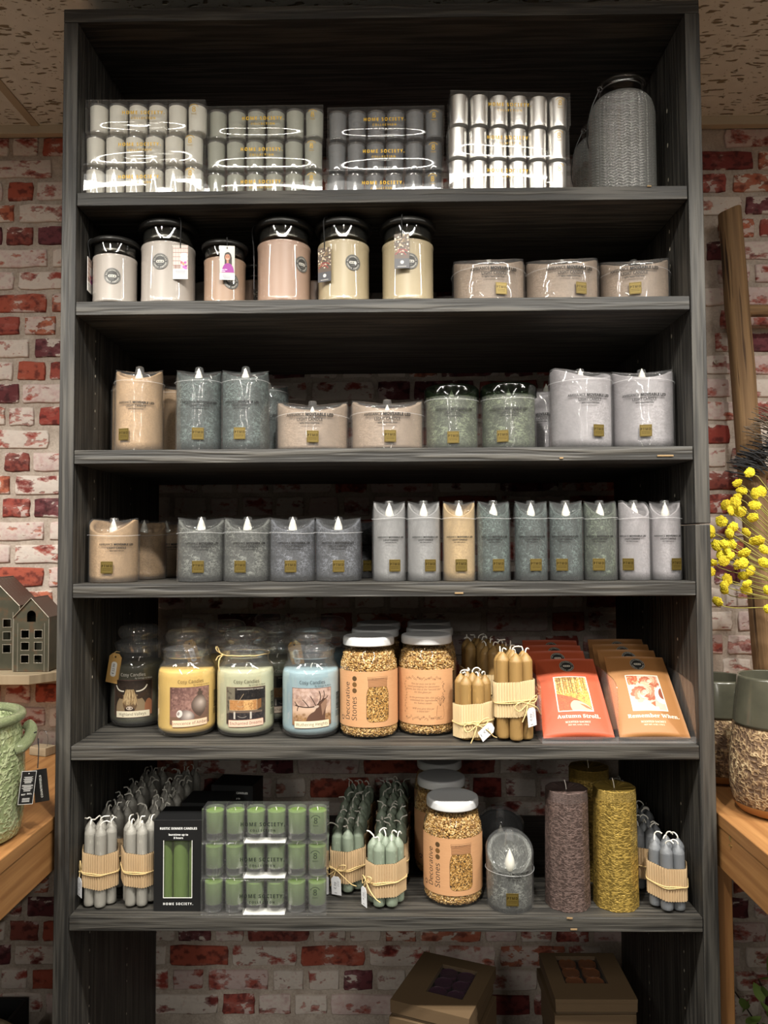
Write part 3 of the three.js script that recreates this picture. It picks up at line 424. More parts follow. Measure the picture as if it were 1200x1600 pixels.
function ledCandle(label, group, x, z, shelf, r, h, dip, wax, off, o = {}) {
  const t = thing('led_candle', label, 'LED candle', [x, S[shelf] + 0.0005, z], 0, group), s = ledSeed++, az = Math.atan2(0.024 - x, 1.41 - z), at = (k) => az + Math.asin(clamp(k, -0.95, 0.95));
  const face = o.face ?? az * 0.6, nub = o.nub ?? 0.003;
  part(t, 'wax_body', ledBody(r, h, dip, s, o.slant).rotateY(face), wax);
  part(t, 'flame', lathe([[0, -0.004], [0.004, -0.004], [0.0072, 0.002], [0.0084, 0.008], [0.0074, 0.015], [0.0046, 0.023], [0.0018, 0.029], [0.0005, 0.0325], [0, 0.0327]].map(([a, b]) => [a * (o.fl ?? 1), b * (o.fl ?? 1)]), 16), flameMat, [0, h - dip - 0.006, 0.003]);
  part(t, 'wrap_film', ledFilm(r, h + 0.002, dip, nub, s, o.slant).rotateY(face), film);
  part(t, 'wrap_seam', tube(Array.from({ length: 32 }, (_, i) => { const a = i / 32 * 2 * PI, q = r * 1.03 + 0.0026; return [q * sin(a), (o.slant ? h * 0.56 : h - dip * 1.12 - 0.003) + 0.0012 * sin(a * 2 + s), q * cos(a)]; }), 0.00045, 96, 5, true), seamFilm);
  if (o.dark) part(t, 'dark_wrap', lathe([[r * 1.03 + 0.003, h - 0.02], [r * 1.03 + 0.003, h - 0.003], [r * 1.0, h + 0.0025], [r * 0.9, h + 0.0032], [0, h + 0.0035]], 48), darkWrap);
  if (!o.plain) {
    const w = o.tw ?? r * 1.75, R = r * 1.03 + 0.0031;
    part(t, 'lettering', bend(new THREE.PlaneGeometry(w, w * 0.3125, 20, 1), R, at(o.toff ?? off * 0.5), o.ty ?? h * 0.53), ledInk);
    part(t, 'gold_label', bend(rbox(0.0225, 0.0225, 0.0006, 0.0002), R + 0.0006, at(off), o.ly ?? h * 0.22), goldLabel);
  }
  return t;
}
const BEIGE = rustic(0xb69671), TAUPE = rustic(0x9f8b78, 3.4), TEAL = rustic(0x6d7d79, 3, true), MOSS = rustic(0x808a6c, 3.2, true), LILAC = rustic(0xa39ea0, 2.6), ASH = rustic(0x8c8e86, 3, true), SLATE = rustic(0x80838c, 3, true), STONE = rustic(0x8f8e8d, 2.7), SAND = rustic(0xb89c70, 2.7), PINE = rustic(0x72857f, 3.1, true), OLIVE = rustic(0x77836f, 3, true);
const g2 = 'wide taupe LED candles', g3 = 'LED candles on the third shelf', g4 = 'LED candles on the fourth shelf';
ledCandle('wide taupe LED candle in clear wrap, next to the honey jar candle', g2, 0.2125, -0.1025, 2, 0.0688, 0.101, 0.024, TAUPE, 0.33, { ty: 0.056, ly: 0.027, tw: 0.112, fl: 0.8 });
ledCandle('wide taupe LED candle in clear wrap, in the middle of three on its shelf', g2, 0.3575, -0.103, 2, 0.0688, 0.1005, 0.024, TAUPE, 0.5, { ty: 0.056, ly: 0.027, tw: 0.112, fl: 0.8 });
ledCandle('wide taupe LED candle in clear wrap, at the far shelf end under the glass jars', g2, 0.5012, -0.104, 2, 0.0648, 0.1, 0.026, TAUPE, 0.04, { ty: 0.056, ly: 0.027, tw: 0.112, fl: 0.8 });
ledCandle('wide taupe LED candle hidden in the dark behind the last honey jar', g2, 0.176, -0.29, 2, 0.06, 0.09, 0.017, TAUPE, -0.3, { ty: 0.056, tw: 0.1 });
ledCandle('tall beige LED candle behind the front beige one, at the shelf end', g3, -0.524, -0.185, 3, 0.0425, 0.16, 0.014, BEIGE, -0.1, { nub: 0.006 });
ledCandle('tall beige LED candle in clear wrap, foremost at the shelf end', g3, -0.475, -0.076, 3, 0.0438, 0.1615, 0.02, BEIGE, -0.6, { ty: 0.086, ly: 0.033, tw: 0.084, toff: -0.15, nub: 0.009, face: 0.1 });
ledCandle('tall beige LED candle behind, between the beige and teal ones', g3, -0.4275, -0.205, 3, 0.044, 0.158, 0.014, BEIGE, 0.8, { ty: 0.086, nub: 0.006 });
ledCandle('tall teal LED candle in clear wrap, standing next to the beige one', g3, -0.3575, -0.0745, 3, 0.0424, 0.159, 0.018, TEAL, -0.05, { ty: 0.086, ly: 0.033, tw: 0.084, toff: 0.02, nub: 0.009 });
ledCandle('tall teal LED candle in clear wrap, standing next to the wide taupe one', g3, -0.2666, -0.077, 3, 0.0444, 0.159, 0.018, TEAL, -0.24, { ty: 0.086, ly: 0.033, tw: 0.084, toff: -0.2, nub: 0.01 });
ledCandle('tall teal LED candle in the dark row behind the teal pair', g3, -0.243, -0.2, 3, 0.0424, 0.156, 0.012, TEAL, 0.6);
ledCandle('wide taupe LED candle on the third shelf, beside the teal candle', g3, -0.1385, -0.1022, 3, 0.069, 0.1015, 0.025, TAUPE, 0, { ty: 0.058, ly: 0.026, tw: 0.112, toff: -0.08, fl: 0.8 });
ledCandle('wide taupe LED candle on the third shelf, beside the moss green candle', g3, 0.0097, -0.103, 3, 0.0695, 0.1035, 0.025, TAUPE, 0.07, { ty: 0.058, ly: 0.026, tw: 0.112, toff: 0, fl: 0.8 });
ledCandle('moss green LED candle with dark rim, next to the wide taupe one', g3, 0.1362, -0.092, 3, 0.0495, 0.125, 0.021, MOSS, 0.05, { ty: 0.07, ly: 0.024, tw: 0.09, toff: 0.1, fl: 0.8, dark: true });
ledCandle('moss green LED candle with dark rim, next to the pale lilac one', g3, 0.2478, -0.0935, 3, 0.051, 0.1275, 0.022, MOSS, -0.2, { ty: 0.07, ly: 0.026, tw: 0.092, toff: 0.0, fl: 0.8, dark: true });
ledCandle('tall pale lilac grey LED candle beside the moss green pair', g3, 0.3884, -0.0905, 3, 0.0578, 0.1575, 0.02, LILAC, 0.53, { ty: 0.092, ly: 0.034, tw: 0.1, toff: 0.3, nub: 0.004, face: 0.35 });
ledCandle('pale lilac grey LED candle peeping out behind the first lilac one', g3, 0.35, -0.235, 3, 0.0578, 0.152, 0.014, LILAC, -0.5);
ledCandle('pale lilac grey LED candle in the dark gap between two lilac ones', g3, 0.466, -0.24, 3, 0.05, 0.15, 0.014, LILAC, 0.5);
ledCandle('tall pale lilac grey LED candle at the far shelf end', g3, 0.5085, -0.0905, 3, 0.0572, 0.1555, 0.019, LILAC, 0.1, { ty: 0.092, ly: 0.033, tw: 0.1, toff: 0.08, nub: 0.004 });
ledCandle('beige LED candle with deep hollow top, foremost at the fourth shelf end', g4, -0.5225, -0.075, 4, 0.0449, 0.119, 0.024, BEIGE, -0.26, { ty: 0.065, ly: 0.029, tw: 0.078, toff: 0.1, face: -0.15 });
ledCandle('beige LED candle right behind the front beige one', g4, -0.5035, -0.2, 4, 0.043, 0.118, 0.022, BEIGE, -0.5, { plain: true, face: 0.6 });
ledCandle('beige LED candle third in the dark row behind the front beige one', g4, -0.487, -0.3, 4, 0.043, 0.118, 0.02, BEIGE, 0.6, { ty: 0.065 });
ledCandle('dim LED candle at the back of the row behind the beige candles', g4, -0.468, -0.405, 4, 0.043, 0.114, 0.02, STONE, 0.1, { ty: 0.065 });
const mid = { ty: 0.066, ly: 0.029, tw: 0.078 };
ledCandle('grey green LED candle with hollow top, next to the gap on the fourth shelf', g4, -0.355, -0.089, 4, 0.0445, 0.12, 0.021, ASH, -0.14, { ...mid, toff: 0.0 });
ledCandle('grey green LED candle with hollow top, next to the blue grey pair', g4, -0.2645, -0.089, 4, 0.0442, 0.12, 0.021, ASH, -0.3, { ...mid, toff: 0.05 });
ledCandle('blue grey LED candle with hollow top, next to the grey green pair', g4, -0.1755, -0.086, 4, 0.043, 0.119, 0.021, SLATE, -0.1, { ...mid, toff: 0.05 });
ledCandle('blue grey LED candle with hollow top, next to the slim candles', g4, -0.087, -0.09, 4, 0.0438, 0.119, 0.021, SLATE, 0, { ...mid, toff: -0.02 });
ledCandle('dark blue grey LED candle in the shade behind the blue grey pair', g4, -0.064, -0.215, 4, 0.043, 0.116, 0.02, SLATE, 0.6);
[[0.0128, STONE, 0.3, 'slim grey LED candle, first of the slim row'], [0.0785, STONE, 0.37, 'slim grey LED candle beside the slim beige one'], [0.1462, SAND, 0.12, 'slim beige LED candle, the only beige one in the slim row'], [0.2115, PINE, 0.28, 'slim teal LED candle beside the slim beige one'], [0.2836, TEAL, 0.27, 'slim teal LED candle, first after the small gap in the slim row'], [0.3495, TEAL, -0.22, 'slim teal LED candle, second after the small gap in the slim row'],
  [0.4151, OLIVE, -0.07, 'slim olive teal LED candle beside the pale lilac pair'], [0.479, LILAC, -0.35, 'slim pale lilac LED candle beside the olive teal one'], [0.5392, LILAC, 0.63, 'slim pale lilac LED candle at the end, against the bookcase side']].forEach(([x, m, off, label], i) => {
  ledCandle(label, 'slim LED candles', x, -0.064 + 0.003 * (i % 2), 4, i > 6 ? 0.0282 : 0.0302, 0.1485 - i * 0.0003, 0.024, m, off, { ty: 0.077, ly: 0.03, tw: 0.064, toff: off * 0.3, face: [0, 0.05, -0.05, 0.2, 0, -0.2, 0.1, 0.5, -0.3][i], fl: 0.95 });
});
ledCandle('clear wrapped grey LED candle with steep slanted top, on the lowest visible shelf', 'slanted LED candles', 0.2341, -0.052, 6, 0.0412, 0.122, 0.05, rustic(0xa2a49c, 3.2, true), 0.1, { ty: 0.066, ly: 0.027, tw: 0.07, toff: 0.2, fl: 1.1, slant: true, nub: 0.012 });
ledCandle('dark LED candle with slanted top behind the grey slanted one', 'slanted LED candles', 0.236, -0.19, 6, 0.045, 0.115, 0.045, rustic(0x2c2c2c, 3), 0.1, { plain: true, slant: true, nub: 0.012 });

// ---------------------------------------------------------------- apothecary jar candles on the fifth shelf
const cosyArt = (title, ink, capt, capBg, draw) => print(512, 576, (c) => {
  c.fillStyle = ink; sans(c, 52); c.textAlign = 'center'; c.fillText('Cosy Candles', 262, 56); sans(c, 25); c.textAlign = 'right'; c.fillText('By Vintage & More', 496, 88);
  c.save(); c.beginPath(); c.rect(16, 104, 480, 420); c.clip(); draw(c); c.restore(); c.strokeStyle = '#6b4a44'; c.lineWidth = 5; c.strokeRect(16, 104, 480, 420);
  c.save(); c.translate(256, 512); c.rotate(-0.025); c.fillStyle = capBg; c.strokeStyle = '#7a4b40'; c.lineWidth = 3; c.beginPath(); c.roundRect(-212, -38, 424, 78, 6); c.fill(); c.stroke(); c.fillStyle = '#4a3c32'; sans(c, 46); c.textAlign = 'center'; c.fillText(capt, 0, 17); c.restore();
});
const speckle = (c, x, y, w, h, cols, n, s, r = 3) => { const R = rng(s); for (let i = 0; i < n; i++) { c.fillStyle = cols[i % cols.length]; c.globalAlpha = 0.35; c.beginPath(); c.arc(x + R() * w, y + R() * h, R() * r + 1, 0, 7); c.fill(); } c.globalAlpha = 1; };
const cow = (c) => {
  const g = c.createLinearGradient(0, 104, 0, 524); g.addColorStop(0, '#2a211c'); g.addColorStop(1, '#3f352b'); c.fillStyle = g; c.fillRect(0, 100, 512, 440); speckle(c, 16, 104, 480, 420, ['#4a3d30', '#1c1613'], 300, 3, 14);
  c.fillStyle = '#857258'; c.beginPath(); c.ellipse(235, 450, 190, 190, 0, 0, 7); c.fill(); c.fillStyle = '#8a5a40'; c.beginPath(); c.ellipse(456, 440, 50, 110, 0, 0, 7); c.fill();
  c.strokeStyle = '#d8d0be'; c.lineCap = 'round'; c.lineWidth = 15; c.beginPath(); c.moveTo(150, 236); c.quadraticCurveTo(70, 240, 44, 172); c.stroke(); c.beginPath(); c.moveTo(310, 236); c.quadraticCurveTo(400, 236, 432, 166); c.stroke();
  c.fillStyle = '#3a2b20'; for (const [x, a] of [[96, 0.5], [366, -0.5]]) { c.beginPath(); c.ellipse(x, 290, 62, 30, a, 0, 7); c.fill(); }
  c.fillStyle = '#5f4a36'; c.beginPath(); c.ellipse(230, 360, 92, 140, 0, 0, 7); c.fill(); c.fillStyle = '#2b201a'; c.beginPath(); c.ellipse(226, 462, 60, 44, 0, 0, 7); c.fill(); c.fillStyle = '#b9a99a'; c.beginPath(); c.ellipse(226, 440, 42, 22, 0, 0, 7); c.fill(); c.fillStyle = '#1a1210'; for (const x of [206, 246]) { c.beginPath(); c.arc(x, 440, 8, 0, 7); c.fill(); }
  const R = rng(8); for (let i = 0; i < 150; i++) { c.strokeStyle = ['#b59b74', '#8c7350', '#d0b88e', '#6c5638'][i % 4]; c.lineWidth = 3; const x = 150 + R() * 160; c.beginPath(); c.moveTo(lerp(x, 230, 0.4), 214 + R() * 16); c.quadraticCurveTo(x, 290, x + (R() - 0.5) * 40, 340 + R() * 70); c.stroke(); }
};
const urns = (c) => {
  const g = c.createLinearGradient(0, 104, 500, 524); g.addColorStop(0, '#4a3330'); g.addColorStop(0.5, '#8d6a60'); g.addColorStop(1, '#5a4438'); c.fillStyle = g; c.fillRect(0, 100, 512, 440); speckle(c, 16, 104, 480, 260, ['#a07f72', '#5d423c'], 500, 4, 16); c.fillStyle = '#6d5444'; c.fillRect(0, 440, 512, 100);
  const gr = c.createRadialGradient(380, 280, 10, 370, 300, 110); gr.addColorStop(0, '#b5a59a'); gr.addColorStop(1, '#4f4038'); c.fillStyle = gr; c.beginPath(); c.moveTo(345, 190); c.quadraticCurveTo(250, 260, 270, 340); c.quadraticCurveTo(300, 410, 340, 430); c.lineTo(370, 450); c.lineTo(392, 430); c.quadraticCurveTo(450, 380, 458, 310); c.quadraticCurveTo(450, 240, 392, 190); c.fill();
  c.beginPath(); c.ellipse(368, 176, 34, 28, 0, 0, 7); c.fill(); c.beginPath(); c.arc(364, 138, 15, 0, 7); c.fill();
  const g2 = c.createRadialGradient(240, 420, 10, 220, 430, 110); g2.addColorStop(0, '#c0b4aa'); g2.addColorStop(1, '#463a36'); c.fillStyle = g2; c.beginPath(); c.ellipse(210, 430, 96, 66, 0.25, 0, 7); c.fill(); c.fillStyle = '#cfc5bd'; c.beginPath(); c.ellipse(132, 404, 34, 44, 0.3, 0, 7); c.fill(); c.fillStyle = '#8d817a'; c.beginPath(); c.ellipse(120, 402, 14, 22, 0.3, 0, 7); c.fill();
};
const cases = (c) => {
  c.fillStyle = '#3c352e'; c.fillRect(0, 100, 512, 440); c.fillStyle = '#6a6455'; c.fillRect(16, 104, 110, 300); speckle(c, 16, 104, 480, 420, ['#221d1a', '#5c5043'], 300, 6, 16);
  c.fillStyle = '#1d1b1b'; c.beginPath(); c.roundRect(130, 122, 360, 118, 10); c.fill(); c.fillStyle = '#8f877c'; c.fillRect(150, 118, 320, 14); speckle(c, 130, 122, 360, 118, ['#3a3532', '#12100f', '#54493f'], 160, 21, 10);
  c.fillStyle = '#a8784a'; c.beginPath(); c.roundRect(56, 246, 330, 122, 8); c.fill(); c.fillStyle = '#7c5634'; c.beginPath(); c.moveTo(386, 254); c.lineTo(440, 240); c.lineTo(440, 340); c.lineTo(386, 366); c.fill(); c.fillStyle = '#c89c66'; c.fillRect(230, 252, 110, 110);
  speckle(c, 56, 246, 330, 122, ['#8a5f38', '#c29260', '#6b4626'], 200, 22, 9); c.strokeStyle = '#a89478'; c.lineWidth = 5; c.strokeRect(58, 248, 326, 118); c.beginPath(); c.moveTo(150, 310); c.quadraticCurveTo(190, 340, 230, 312); c.stroke(); c.lineWidth = 5; c.beginPath(); c.moveTo(160, 280); c.lineTo(230, 176); c.stroke();
  c.fillStyle = '#2b2729'; c.beginPath(); c.roundRect(46, 384, 430, 130, 10); c.fill(); speckle(c, 46, 384, 430, 130, ['#443b38', '#1b1717', '#5a4c44'], 180, 23, 12); c.strokeStyle = '#86705f'; c.lineWidth = 6; c.strokeRect(48, 378, 400, 12); c.fillStyle = '#b5ada2'; for (const x of [110, 300]) c.fillRect(x, 384, 22, 80); c.strokeStyle = '#8f887f'; c.beginPath(); c.moveTo(160, 430); c.quadraticCurveTo(210, 462, 262, 434); c.stroke();
};
const stag = (c) => {
  const g = c.createLinearGradient(0, 104, 0, 524); g.addColorStop(0, '#a58778'); g.addColorStop(0.6, '#c3a690'); g.addColorStop(1, '#7d5a3c'); c.fillStyle = g; c.fillRect(0, 100, 512, 440); speckle(c, 16, 104, 480, 200, ['#8d7064', '#c9b0a2'], 300, 7, 30); speckle(c, 16, 400, 480, 130, ['#6b4a2c', '#a07c50'], 300, 9, 16);
  c.fillStyle = '#5a4034'; c.beginPath(); c.moveTo(180, 530); c.quadraticCurveTo(190, 400, 280, 370); c.quadraticCurveTo(320, 330, 300, 300); c.lineTo(380, 230); c.quadraticCurveTo(420, 210, 436, 240); c.quadraticCurveTo(440, 300, 420, 350); c.lineTo(410, 540); c.fill(); c.fillStyle = '#b9a394'; c.beginPath(); c.ellipse(300, 318, 40, 16, -0.3, 0, 7); c.fill(); c.fillStyle = '#8d6f5c'; c.beginPath(); c.moveTo(360, 290); c.lineTo(430, 220); c.lineTo(440, 280); c.lineTo(380, 420); c.fill();
  c.strokeStyle = '#3a2a24'; c.lineCap = 'round'; c.lineWidth = 12; const st = (p) => { c.beginPath(); c.moveTo(p[0], p[1]); c.quadraticCurveTo(p[2], p[3], p[4], p[5]); c.stroke(); };
  st([280, 312, 180, 330, 60, 300]); c.lineWidth = 9; st([90, 306, 60, 280, 52, 262]); st([100, 310, 80, 340, 84, 360]); st([220, 316, 190, 270, 150, 236]); st([300, 300, 270, 240, 240, 196]); st([320, 290, 380, 230, 340, 140]); st([350, 260, 420, 220, 396, 140]); st([380, 250, 440, 220, 450, 200]);
};
const lipGlass = pane({ roughness: 0.03, transmission: 0.965, ior: 1.85 }), cosyGlassGeo = lathe([[0, 0.001], [0.044, 0.001], [0.0515, 0.0035], [0.0552, 0.011], [0.0556, 0.02], [0.0556, 0.114], [0.0548, 0.123], [0.0515, 0.132], [0.0472, 0.138], [0.0455, 0.142], [0.0455, 0.155], [0.0475, 0.157], [0.0475, 0.1605]], 56);
const cosyLidGeo = lathe([[0.0475, 0.1612], [0.0492, 0.163], [0.0475, 0.166], [0.043, 0.169], [0.037, 0.1725], [0.0362, 0.1755], [0.04, 0.179], [0.0422, 0.185], [0.041, 0.1925], [0.036, 0.199], [0.026, 0.2025], [0.012, 0.2035], [0, 0.2037]], 56), cosyPlugGeo = lathe([[0, 0.1475], [0.04, 0.1475], [0.042, 0.15], [0.042, 0.161]], 40);
const cosyWaxGeo = lathe([[0, 0.0075], [0.048, 0.0075], [0.0537, 0.013], [0.0547, 0.02], [0.0547, 0.113], [0.0537, 0.1215], [0.0515, 0.1265], [0.03, 0.1255], [0, 0.1262]], 48);
const tinWax = datatex(256, 256, (u, v) => 205 + 50 * fbm(u * 9, v * 9, 141, 9, 9, 4));
const cosyTagArt = print(128, 280, (c) => { c.fillStyle = '#c59a58'; c.fillRect(0, 0, 128, 280); c.fillStyle = '#2b1d10'; c.beginPath(); c.arc(64, 34, 9, 0, 7); c.fill(); c.fillStyle = '#eceae4'; c.beginPath(); c.roundRect(34, 80, 58, 140, 24); c.fill(); c.save(); c.translate(72, 205); c.rotate(-PI / 2); c.fillStyle = '#1b1b1b'; sans(c, 30); c.fillText('€ 22.99', 8, 0); c.restore(); });
const cosyTagMat = Std({ map: cosyTagArt, roughness: 0.7 });
function tagShape(w, h) { const s = new THREE.Shape(); s.moveTo(-w / 2, -h / 2); s.lineTo(w / 2, -h / 2); s.lineTo(w / 2, h / 2 - w * 0.25); s.lineTo(w * 0.25, h / 2); s.lineTo(-w * 0.25, h / 2); s.lineTo(-w / 2, h / 2 - w * 0.25); const g = new THREE.ExtrudeGeometry(s, { depth: 0.0006, bevelEnabled: false }), p = g.attributes.position, u = g.attributes.uv; for (let i = 0; i < p.count; i++) u.setXY(i, p.getX(i) / w + 0.5, p.getY(i) / h + 0.5); return g; }
const barArt = print(128, 256, (c) => { c.fillStyle = '#20201c'; const R = rng(3); for (let y = 6; y < 170;) { const h = 2 + R() * 6; c.fillRect(30, y, 70, h); y += h + 3 + R() * 4; } for (let i = 0; i < 6; i++) c.fillRect(20, 190 + i * 10, 80 + R() * 20, 3); });
function cosyJar(label, x, z, hex, art, at, o = {}) {
  const t = thing('apothecary_candle', label, 'jar candle', [x, S[5] + 0.0005, z], 0, 'glass lidded jar candles on the fifth shelf');
  part(t, 'jar', cosyGlassGeo, lipGlass); part(t, 'wax', cosyWaxGeo, Std({ color: hex, map: tinWax, roughness: 0.45 }));
  const lid = part(t, 'lid', cosyLidGeo, lipGlass); part(lid, 'stopper', cosyPlugGeo, lipGlass);
  part(t, 'wick', tube([[0, 0.126, 0], [0.001, 0.131, 0], [0.003, 0.135, 0.001]], 0.001, 6, 5), wickMat);
  if (art) { part(t, 'picture_label', bend(new THREE.PlaneGeometry(0.084, 0.0945, 24, 1), 0.0562, at, 0.0655), inkmat(art, { roughness: 0.4 })); part(t, 'barcode', bend(new THREE.PlaneGeometry(0.024, 0.048, 6, 1), 0.0561, at + 1.12, 0.06), inkmat(barArt)); }
  if (o.tag) { const [a, y, rz] = o.tag, g = part(t, 'price_tag', tagShape(0.027, 0.06), cosyTagMat, [0.0585 * sin(a), y, 0.0585 * cos(a)], [0, a * 0.25, rz]); part(t, 'string', tube([[0.046 * sin(a), 0.15, 0.046 * cos(a)], [0.056 * sin(a), y + 0.032, 0.056 * cos(a)], [0.0592 * sin(a), y + 0.022, 0.0592 * cos(a) + 0.001]], 0.0008, 10, 5), twineMat); }
  if (o.bow) { const r = 0.0462, pts = []; for (let i = 0; i < 24; i++) { const a = i / 24 * 2 * PI; pts.push([r * sin(a), 0.1535 + 0.0006 * sin(i * 2), r * cos(a)]); } part(t, 'twine', tube(pts, 0.0009, 60, 5, true), twineMat); const q = o.bow, bx = r * sin(q), bz = r * cos(q); part(t, 'bow', mergeGeometries([tube([[bx, 0.153, bz], [bx * 1.2 - 0.004, 0.164, bz * 1.1 + 0.006], [bx * 1.3, 0.171, bz * 1.1 + 0.004], [bx * 1.12, 0.156, bz * 1.1], [bx, 0.153, bz]], 0.0011, 20, 5), tube([[bx, 0.153, bz], [bx * 1.15, 0.146, bz * 1.1 + 0.004], [bx * 1.18, 0.134, bz * 1.2 + 0.004], [bx * 1.16, 0.122, bz * 1.25]], 0.0011, 14, 5), tube([[bx, 0.153, bz], [bx * 1.25, 0.15, bz * 1.1], [bx * 1.35, 0.143, bz * 1.15]], 0.001, 10, 5), new THREE.IcosahedronGeometry(0.0028, 1).translate(bx * 1.04, 0.153, bz * 1.04)]), twineMat); }
  return t;
}
cosyJar('dark moss green jar candle with a highland cow label and kraft price tag', -0.5095, -0.186, 0x4b4a33, cosyArt('', '#eae6da', 'Highland Valleys', '#d8cfb6', cow), 0.1, { tag: [-0.62, 0.119, -0.16] });
cosyJar('yellow jar candle with a picture of old urns on its label', -0.3867, -0.1065, 0xe6c069, cosyArt('', '#6b5836', 'Innocence of Amber', '#e7c5a8', urns), 0.37);
cosyJar('pale sage jar candle with a suitcase label and a twine bow at its neck', -0.2712, -0.1065, 0xc9c8a4, cosyArt('', '#4b4636', 'Enchanted Dreams', '#e3bca6', cases), 0.2, { bow: -1.0 });
cosyJar('pale blue jar candle with a stag on its label', -0.1418, -0.096, 0x9fbac2, cosyArt('', '#3c4448', 'Wuthering Heights', '#e2d5b8', stag), 0.14);
const dimCases = cosyArt('', '#d9d3c2', 'Enchanted Dreams', '#c9b7a4', cases);
cosyJar('glass lidded candle in the dark behind the highland cow jar', -0.445, -0.31, 0x4b4a33, null, 0, { tag: [0.5, 0.13, 0.3] });
cosyJar('glass lidded candle in the shade behind the yellow jar', -0.342, -0.255, 0xd8b766, null, 0);
cosyJar('grey green jar candle with dark label in the shade between sage and blue jars', -0.2285, -0.228, 0x8f9078, dimCases, 0.5, { tag: [0.9, 0.135, 0.2] });
cosyJar('glass lidded candle in the shade behind the blue jar', -0.13, -0.335, 0x8fa8b0, null, 0);
cosyJar('glass lidded candle at the back wall behind the sage jar', -0.27, -0.42, 0x8f9078, null, 0);

// ---------------------------------------------------------------- jars of decorative stones
const pebbleMat = Std({ color: 0xffffff, vertexColors: true, roughness: 0.45 });
const pebbleBand = (() => {
  const R = rng(9), out = [], cols = [[0.42, 0.24, 0.07], [0.3, 0.16, 0.045], [0.55, 0.35, 0.13], [0.2, 0.1, 0.03], [0.62, 0.43, 0.2]], col = new THREE.Color();
  const put = (r, a, y) => { const g = new THREE.IcosahedronGeometry(0.0021 + R() * 0.0011, 0); g.scale(1, 0.72, 0.85); g.rotateX(R() * 6); g.rotateY(R() * 6); g.rotateZ(R() * 6); g.translate(r * sin(a), y, r * cos(a)); const c = cols[floor(R() * 5)], n = g.attributes.position.count, C = new Float32Array(n * 3); for (let i = 0; i < n; i++) { C[i * 3] = c[0]; C[i * 3 + 1] = c[1]; C[i * 3 + 2] = c[2]; } g.setAttribute('color', new THREE.BufferAttribute(C, 3)); g.deleteAttribute('uv'); out.push(g); };
  const profile = (y) => y < 0.012 ? 0.046 + 0.0068 * sstep(0, 0.012, y) : y < 0.132 ? 0.0528 : lerp(0.0528, 0.0475, sstep(0.132, 0.158, y));
  for (let y = 0.006; y < 0.029; y += 0.0026) for (let i = 0; i < 110; i++) put(profile(y) + (R() - 0.6) * 0.0012, (i + R()) / 110 * 2 * PI, y + (R() - 0.5) * 0.002);
  for (let y = 0.12; y < 0.157; y += 0.0026) for (let i = 0; i < 108; i++) put(profile(y) + (R() - 0.6) * 0.0014, (i + R()) / 108 * 2 * PI, y + (R() - 0.5) * 0.003);
  for (let i = 0; i < 420; i++) { const r = sqrt(R()) * 0.047; put(r, R() * 6.283, 0.1565 + 0.002 * R() + 0.003 * (1 - r / 0.047)); }
  return mergeGeometries(out);
})();
const stoneCore = lathe([[0, 0.004], [0.045, 0.005], [0.0508, 0.012], [0.0513, 0.02], [0.0513, 0.13], [0.046, 0.1555], [0, 0.1565]], 36), coreMat = Std({ color: 0x4a3316, roughness: 0.9 });
const stoneGlass = lathe([[0, 0.0008], [0.048, 0.0008], [0.0535, 0.003], [0.0558, 0.011], [0.056, 0.02], [0.056, 0.13], [0.0545, 0.142], [0.0505, 0.154], [0.0475, 0.161], [0.0462, 0.167], [0.0462, 0.174]], 56);
const screwLid = lathe([[0.0462, 0.172], [0.0487, 0.1715], [0.0497, 0.1735], [0.0497, 0.183], [0.0488, 0.187], [0.0455, 0.1885], [0.043, 0.1872], [0, 0.1875]], 56), lidWhite = Std({ color: 0xdedede, roughness: 0.35 });
